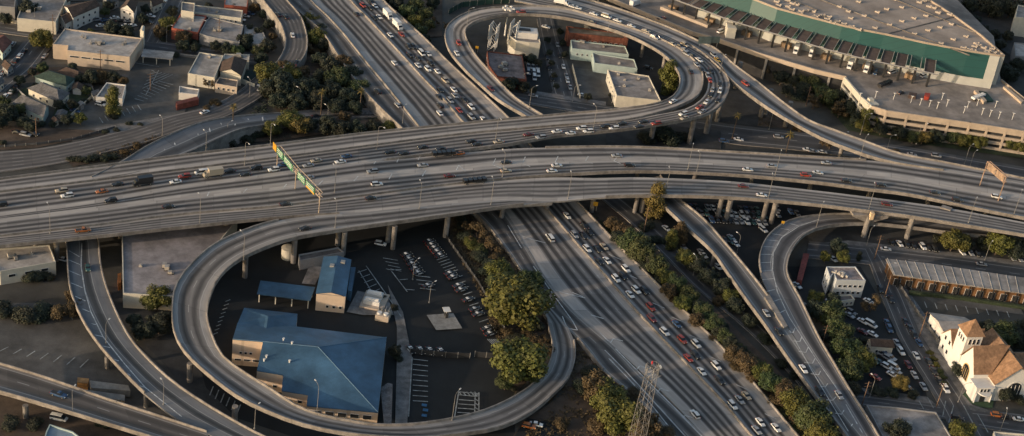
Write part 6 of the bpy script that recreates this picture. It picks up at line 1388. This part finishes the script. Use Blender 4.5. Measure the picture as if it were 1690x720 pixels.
oncar('AW', [(908,393,'white','van'),(1147,684,'white')], -1, "on the lower freeway's left half", 'cars on the lower freeway')
oncar('T', [(102,315,'beige'),(111,323,'white'),(168,316,'orange'),(194,304,'dark'),(236,303,'dark','box_truck'),(183,331,'dark'),(290,300,'white'),(305,291,'red'),(333,285,'white','van'),(352,289,'beige','box_truck'),(379,282,'dark'),(405,288,'dark'),(423,277,'dark','suv'),(2,338,'dark'),(452,280,'white'),(467,272,'blue'),(509,273,'silver'),(522,265,'beige'),(572,258,'blue'),(562,267,'white'),(644,251,'dark'),(667,253,'dark'),(698,243,'dark'),(728,246,'dark'),(778,233,'dark'),(787,238,'dark'),(823,234,'beige'),(872,222,'maroon'),(893,227,'silver'),(919,217,'white'),(942,220,'white'),(960,212,'white'),(971,217,'white'),(999,209,'dark'),(1014,212,'white'),(1027,204,'dark')], -1, 'in the crowded strip across the deck', 'cars in the crowded strip of the deck')
oncar('T', [(1055,209,'dark'),(1062,201,'dark'),(1083,204,'red'),(1128,188,'white','suv'),(1130,195,'beige'),(1155,177,'red'),(1159,184,'silver'),(1166,168,'white'),(1185,165,'dark'),(1173,156,'dark'),(1176,148,'silver'),(1188,150,'white'),(1172,132,'red'),(1188,139,'dark'),(1168,125,'silver'),(1174,117,'dark'),(1158,115,'dark'),(1154,99,'white'),(1150,107,'silver'),(1143,92,'dark'),(1130,82,'silver'),(1133,89,'silver'),(1110,73,'beige'),(1122,76,'dark'),(1080,62,'silver'),(1087,61,'dark'),(1066,51,'beige'),(1042,43,'white'),(1019,34,'white'),(1001,27,'white','van'),(980,23,'white'),(953,13,'white'),(946,11,'white'),(926,6,'white','box_truck'),(1130,74,'beige')], -1, 'on the outer lanes of the upper loop', 'cars on the upper loop')
oncar('R3', [(1178,91,'silver'),(1184,99,'yellow'),(1230,138,'red')], 1, 'on the branch ramp', 'cars on the branch ramp')
oncar('N', [(1111,167,'white'),(860,20,'red'),(977,36,'dark'),(757,71,'red'),(754,88,'white'),(810,146,'maroon'),(1140,118,'dark')], 1, 'on the inner lanes of the upper loop', 'cars on the upper loop')
oncar('M1', [(509,293,'silver'),(615,283,'silver'),(698,273,'silver'),(732,255,'dark','flatbed'),(758,253,'orange'),(1018,257,'silver'),(1364,269,'silver'),(835,268,'dark')], -1, 'on the far lanes of the middle deck', 'cars on the middle deck')
oncar('M2', [(278,341,'dark'),(622,304,'white'),(742,290,'maroon'),(835,282,'beige'),(783,300,'dark','flatbed'),(919,273,'white'),(911,282,'white'),(1039,273,'dark'),(1234,280,'white'),(1274,274,'silver'),(1330,289,'red'),(1350,285,'white'),(1397,298,'dark'),(1454,305,'dark'),(1543,318,'dark'),(1580,330,'dark'),(1645,325,'white','suv')], 1, 'on the near lanes of the middle deck', 'cars on the middle deck')
oncar('S', [(137,380,'orange','pickup'),(471,337,'dark'),(612,327,'dark'),(1227,307,'maroon'),(1257,322,'white'),(1464,337,'maroon')], 1, 'on the nearest deck strip', 'cars on the nearest deck strip')
oncar('L', [(503,377,'dark')], 1, 'on the big loop ramp', 'cars on the ramps'); oncar('K', [(145,442,'teal')], 1, 'on the narrow side ramp', 'cars on the ramps'); oncar('J', [(97,651,'blue','pickup')], 1, 'on the corner ramp', 'cars on the ramps')
oncar('V', [(483,58,'white'),(460,24,'dark'),(489,103,'dark'),(473,108,'silver'),(338,185,'white'),(430,138,'white'),(430,146,'white'),(472,28,'dark')], 1, 'on the broad road at the upper left', 'cars on the broad road'); oncar('U', [(522,192,'dark')], 1, 'on the slim entry ramp', 'cars on the ramps')
oncar('P', [(1265,517,'silver'),(1286,547,'dark'),(1326,609,'white'),(1353,646,'dark')], 1, 'on the straight ramp at the right', 'cars on the ramps'); oncar('G', [(1385,652,'silver')], 1, 'on the hook ramp', 'cars on the ramps')
oncar('X', [(1453,478,'dark'),(1463,485,'dark'),(1471,494,'dark'),(1464,533,'blue'),(1468,543,'blue'),(1494,531,'dark'),(1502,542,'dark'),(1517,566,'blue'),(1512,587,'white'),(1533,597,'dark'),(1561,642,'white'),(1487,580,'white'),(1499,602,'maroon'),(1509,619,'silver'),(1480,566,'silver'),(1509,553,'dark'),(1541,612,'dark'),(1524,638,'silver'),(1550,628,'dark')], 1, 'along the side street by the church', 'cars along the side street')
oncar('Z', [(1682,692,'white'),(1660,688,'dark'),(1646,685,'orange'),(1580,690,'dark')], 1, 'on the cross street at the lower right', 'cars on the cross street')
oncar('Y', [(1462,411,'white'),(1620,436,'silver')], 1, 'on the warehouse street', 'cars on the warehouse street')
oncar('B', [(1219,230,'white'),(1333,247,'white'),(1342,250,'silver'),(1357,251,'white'),(1195,233,'blue'),(1285,226,'silver'),(1505,255,'silver'),(1545,257,'silver'),(880,158,'silver')], 1, 'on the long street beyond the decks', 'cars on the long street')
oncar('D', [(930,110,'white'),(935,125,'silver'),(937,133,'white'),(941,144,'silver'),(925,92,'dark'),(920,74,'silver'),(903,95,'dark'),(907,112,'dark'),(911,130,'dark')], 1, 'along the side street inside the upper loop', 'cars in the looped block')
def pcar(lst, vec, place, grp, kinds=('sedan','sedan','suv'), z=.32, s_=1.0):
    for it in lst:
        x, y, c = it[:3]; kd = it[3] if len(it) > 3 else random.Random(x*7+y).choice(kinds)
        p = P(x, y, z+.6); p.z = z+.02 if z > 1 else .28; q = P(x+vec[0], y+vec[1], z+.6); tg = (q-P(x, y, z+.6)); tg.z = 0; tg.normalize(); car(p, tg, c, kd, place, grp, (x, y), s_)
_pz_ = .25
pcar([(x, y, 'dark', 'patrol') for x, y in [(713,404),(717,409),(722,415),(727,421),(743,451),(748,457),(757,471),(761,478),(773,494),(784,510),(789,518),(804,542),(809,550),(709,398)]], (10,-3.2), 'in the right row of the black lot', 'patrol cars in the black lot')
pcar([(x, y, 'dark', 'patrol') for x, y in [(671,420),(676,427),(681,435),(686,443),(691,450),(707,471)]], (10,-3.0), 'in the middle row of the black lot', 'patrol cars in the black lot')
pcar([(678,577,'dark','patrol'),(694,578,'dark','patrol'),(710,579,'dark','patrol'),(728,580,'dark','patrol')], (6,8), 'in the short line at the lot entrance', 'patrol cars in the black lot')
pcar([(628,402,'white'),(885,700,'white'),(873,703,'orange')], (10,2), 'standing alone in the black lot', 'cars in the black lot')
pcar([(1316,471,'white'),(1375,427,'white'),(1228,363,'white'),(1260,379,'white'),(1214,402,'white'),(1186,400,'teal'),(1196,395,'dark'),(1207,392,'silver'),(1100,377,'white'),(1158,416,'silver'),(1161,421,'white'),(1185,440,'white'),(1190,466,'teal'),(1127,407,'silver'),(1206,398,'teal')], (7,6), 'loose in the shaded lot by the ramps', 'cars in the shaded lot')
rr = random.Random(11)
rows = []
for r_, (x0, y0, x1, y1, n) in enumerate([(1122,340,1250,346,15),(1128,350,1262,356,15),(1136,361,1262,367,14),(1282,344,1316,352,4),(1284,354,1310,360,3)]):
    for i in range(n):
        t = i/(n-1); 
        if rr.random() < .1: continue
        rows.append((round(x0+(x1-x0)*t), round(y0+(y1-y0)*t), rr.choice(['white','silver','dark','dark','teal','grey','silver','blue'])))
pcar(rows, (5,7.5), 'in the packed rows under the near deck', 'cars packed under the near deck')
pcar([(1485,402,'white'),(1497,404,'dark'),(1508,406,'dark'),(1523,407,'white'),(1533,409,'dark'),(1543,411,'dark'),(1588,416,'white'),(1602,417,'silver'),(1614,419,'dark'),(1683,427,'silver'),(1671,425,'silver'),(1472,400,'dark')], (5,6), 'in the row beyond the hook ramp', 'cars beyond the hook ramp', z=.3)
pcar([(1424,530,'white'),(1437,535,'white','van'),(1402,520,'silver'),(1405,515,'grey'),(1424,547,'maroon'),(1440,551,'white'),(1452,582,'silver'),(1443,578,'silver'),(1462,586,'blue'),(1466,591,'silver'),(1470,590,'silver'),(1474,605,'white','van'),(1479,612,'silver'),(1464,605,'white'),(1440,594,'teal','van'),(1445,622,'red'),(1500,641,'silver'),(1473,618,'white'),(1371,498,'white'),(1434,497,'white'),(1451,597,'teal')], (7,4), 'in the dark back lot', 'cars in the back lot')
pcar([(872,109,'white','van'),(879,110,'white','van'),(887,110,'white','van'),(872,119,'silver','van'),(881,120,'white','van'),(888,122,'white','van'),(882,128,'white','van')], (1,8), 'in the small black lot inside the loop', 'vans in the looped block')
pcar([(901,44,'white'),(961,157,'white'),(1045,118,'dark'),(1070,112,'dark'),(1050,60,'white')], (8,2), 'on the ground inside the upper loop', 'cars in the looped block')
pcar([(33,92,'white'),(26,100,'dark'),(18,109,'silver'),(10,116,'dark'),(21,73,'silver'),(74,92,'silver'),(59,110,'dark'),(52,117,'dark'),(19,151,'white'),(9,158,'white'),(28,141,'dark'),(2,124,'silver'),(40,84,'dark')], (7,-8), 'along the far left side street', 'cars at the upper left')
pcar([(166,42,'white'),(189,29,'white'),(173,33,'blue'),(208,42,'white'),(218,42,'white'),(198,34,'dark'),(180,40,'dark'),(212,34,'silver'),(160,32,'silver')], (8,-1), 'in the lot between the upper left houses', 'cars at the upper left')
pcar([(42,222,'silver'),(28,218,'dark'),(55,221,'dark'),(166,172,'white'),(124,183,'blue'),(249,26,'white'),(245,36,'dark'),(268,0,'white'),(405,26,'silver'),(398,32,'white'),(97,690,'white','van'),(105,428,'white'),(230,498,'white'),(413,22,'blue')], (9,2), 'parked off the road at the left', 'cars parked at the left')
pcar([(1314,84,'white','box_truck'),(1340,89,'white','box_truck'),(1403,109,'white','box_truck'),(1430,115,'white','box_truck'),(1445,120,'blue','van')], (-4,8), 'at the docks of the big hall', 'trucks at the docks', z=PZ)
pcar([(1209,51,'white','box_truck'),(1190,52,'white','van'),(1094,30,'red'),(1048,8,'white','box_truck'),(1472,119,'white','van'),(1487,153,'dark'),(1090,30,'dark'),(1460,140,'dark','flatbed'),(1525,125,'white','van'),(1614,162,'white','flatbed')], (8,-3), 'on the upper deck before the hall', 'vehicles on the podium', z=PZ)
tot, cnt = {}, {}
for c_ in CARS: k = (c_[1], c_[2], c_[3]); tot[k] = tot.get(k, 0)+1
for root, c, kd, place, grp, px in sorted(CARS, key=lambda q: (q[5][1]*1.0+q[5][0]*(.9 if any(s_ in q[3] for s_ in ('deck','strip','packed','row beyond','docks','long street')) else .001))):
    k = (c, kd, place); i = cnt.get(k, 0); cnt[k] = i+1; horiz = any(s_ in place for s_ in ('deck','strip','packed','row beyond','docks','long street'))
    cc = 'black and white' if kd == 'patrol' else WD.get(c, c)
    tag(root, f'{cc} {CN[kd]} {place}'+(f', {ords(i)} from {"left" if horiz else "top"}' if tot[k] > 1 else ''), {'sedan':'car','suv':'car','patrol':'car','pickup':'pickup truck','van':'van','box_truck':'truck','flatbed':'trailer'}[kd], grp)

# ================================================================ painted stalls in the lots
def stalls(lines, wid=.18, z=.0):
    b = MB()
    for x0, y0, x1, y1 in lines:
        A, B_ = P(x0, y0, .0), P(x1, y1, .0); d = (B_-A).normalized(); s_ = Vector((-d.y, d.x, 0))*wid; zz = Vector((0,0,.75+z)); b.face([A-s_, B_-s_, B_+s_, A+s_])
    b.v = [(x, y, .62) for x, y, _ in b.v]
    tag(b.build('road_marking', M_stall), 'faded white stall lines painted on the lots', kind='structure')
M_stall = mat('stall_paint', (.26,.28,.28), .8, .4, .8)
L_ = []
for i in range(9): L_.append((681, 595+i*8.6, 706, 598+i*8.4))
L_ += [(680,592,674,690),(756,649,790,652),(756,654,790,657),(790,650,790,690),(757,647,750,690),(784,652,783,688)]
for i in range(5): L_.append((757-i*.8, 662+i*7, 784, 664+i*7)); L_.append((784,654+i*7,790,658+i*7)); L_.append((757+i*6.5,649,762+i*6.5,655))
for i in range(6): L_.append((590+i*5.5, 452+i*8.5, 605+i*5.4, 447+i*8.0))
L_ += [(604,441,640,492),(592,449,622,498),(640,492,662,525)]
for i in range(7): L_.append((717+i*3.4, 427+i*4.4, 735+i*3.4, 421+i*4.4))
for i in range(10): L_.append((748+i*5.3, 462+i*9.0, 763+i*5.3, 457+i*9.0))
for i in range(4): L_.append((632+i*4, 428+i*6, 656+i*2, 432+i*6)); L_.append((684+i*3,457+i*7,710+i*3,460+i*7))
L_ += [(644,448,662,447),(659,464,673,463),(670,480,684,481),(646,450,672,484),(637,446,646,448)]
for i in range(6): L_.append((804+i*3, 562, 812+i*3, 570))
for i in range(9): L_.append((372+i*.1-i*2.6, 500+i*6.8, 380-i*2.6, 497+i*6.8))
for i in range(6): L_.append((255+i*6,120+i*1,250-i*3,118+i*6))
for i in range(9): L_.append((262-i*5, 136+i*2.0+i*i*.2, 286-i*6, 142+i*3.4))
for i in range(7): L_.append((14+i*22, 575+i*3.4, 0+i*22, 582+i*4.5)) ; L_.append((20+i*20,520+i*2,4+i*22,512+i*2))
for i in range(8): L_.append((170+i*9, 205-i*3, 164+i*9, 196-i*3)); L_.append((320+i*9,596+i*8,332+i*9,592+i*8))
for i in range(10): L_.append((1500+i*17, 470+i*2, 1504+i*17, 480+i*2)); L_.append((1508+i*17,498+i*2,1512+i*17,508+i*2))
L_ += [(1516,664,1524,678),(1530,658,1540,676),(1560,664,1555,690),(1573,672,1565,700),(1590,672,1604,700),(1612,685,1630,716)]
L_ += [(218,105,262,112),(240,160,262,118)]
for i in range(6): L_.append((352+i*9,640+i*6,346+i*9,655+i*6))
stalls(L_)
b = MB(); 
for x, y in ((700,671),(700,688),(702,679)): 
    c = P(x, y, 0); b.box((c.x, c.y, .60), 1.8, 1.4, .03)
tag(b.build('road_marking', mat('blue_paint', (.03,.12,.25), .8, .2)), 'blue disabled bay squares painted on the black lot', kind='structure')
fence([(735,392),(790,470),(838,556)], 1.6, mat('dark_fence', (.03,.032,.035), .7, .2), 'long dark fence between the black lot and the soil bank')
fence([(676,584),(735,590),(775,592)], 2.4, mat('dark_fence', (.03,.032,.035), .7, .2), 'dark gate fence across the black lot', cat='gate', name='gate')
fence([(783,589),(840,594)], 2.4, mat('dark_fence', (.03,.032,.035), .7, .2), 'short dark fence right of the lot gate')
fence([(740,24),(762,12),(800,8),(840,6)], 3.0, mat('dark_green_screen', (.03,.075,.06), .9, .2), 'dark green screen fence at the top left of the upper loop')
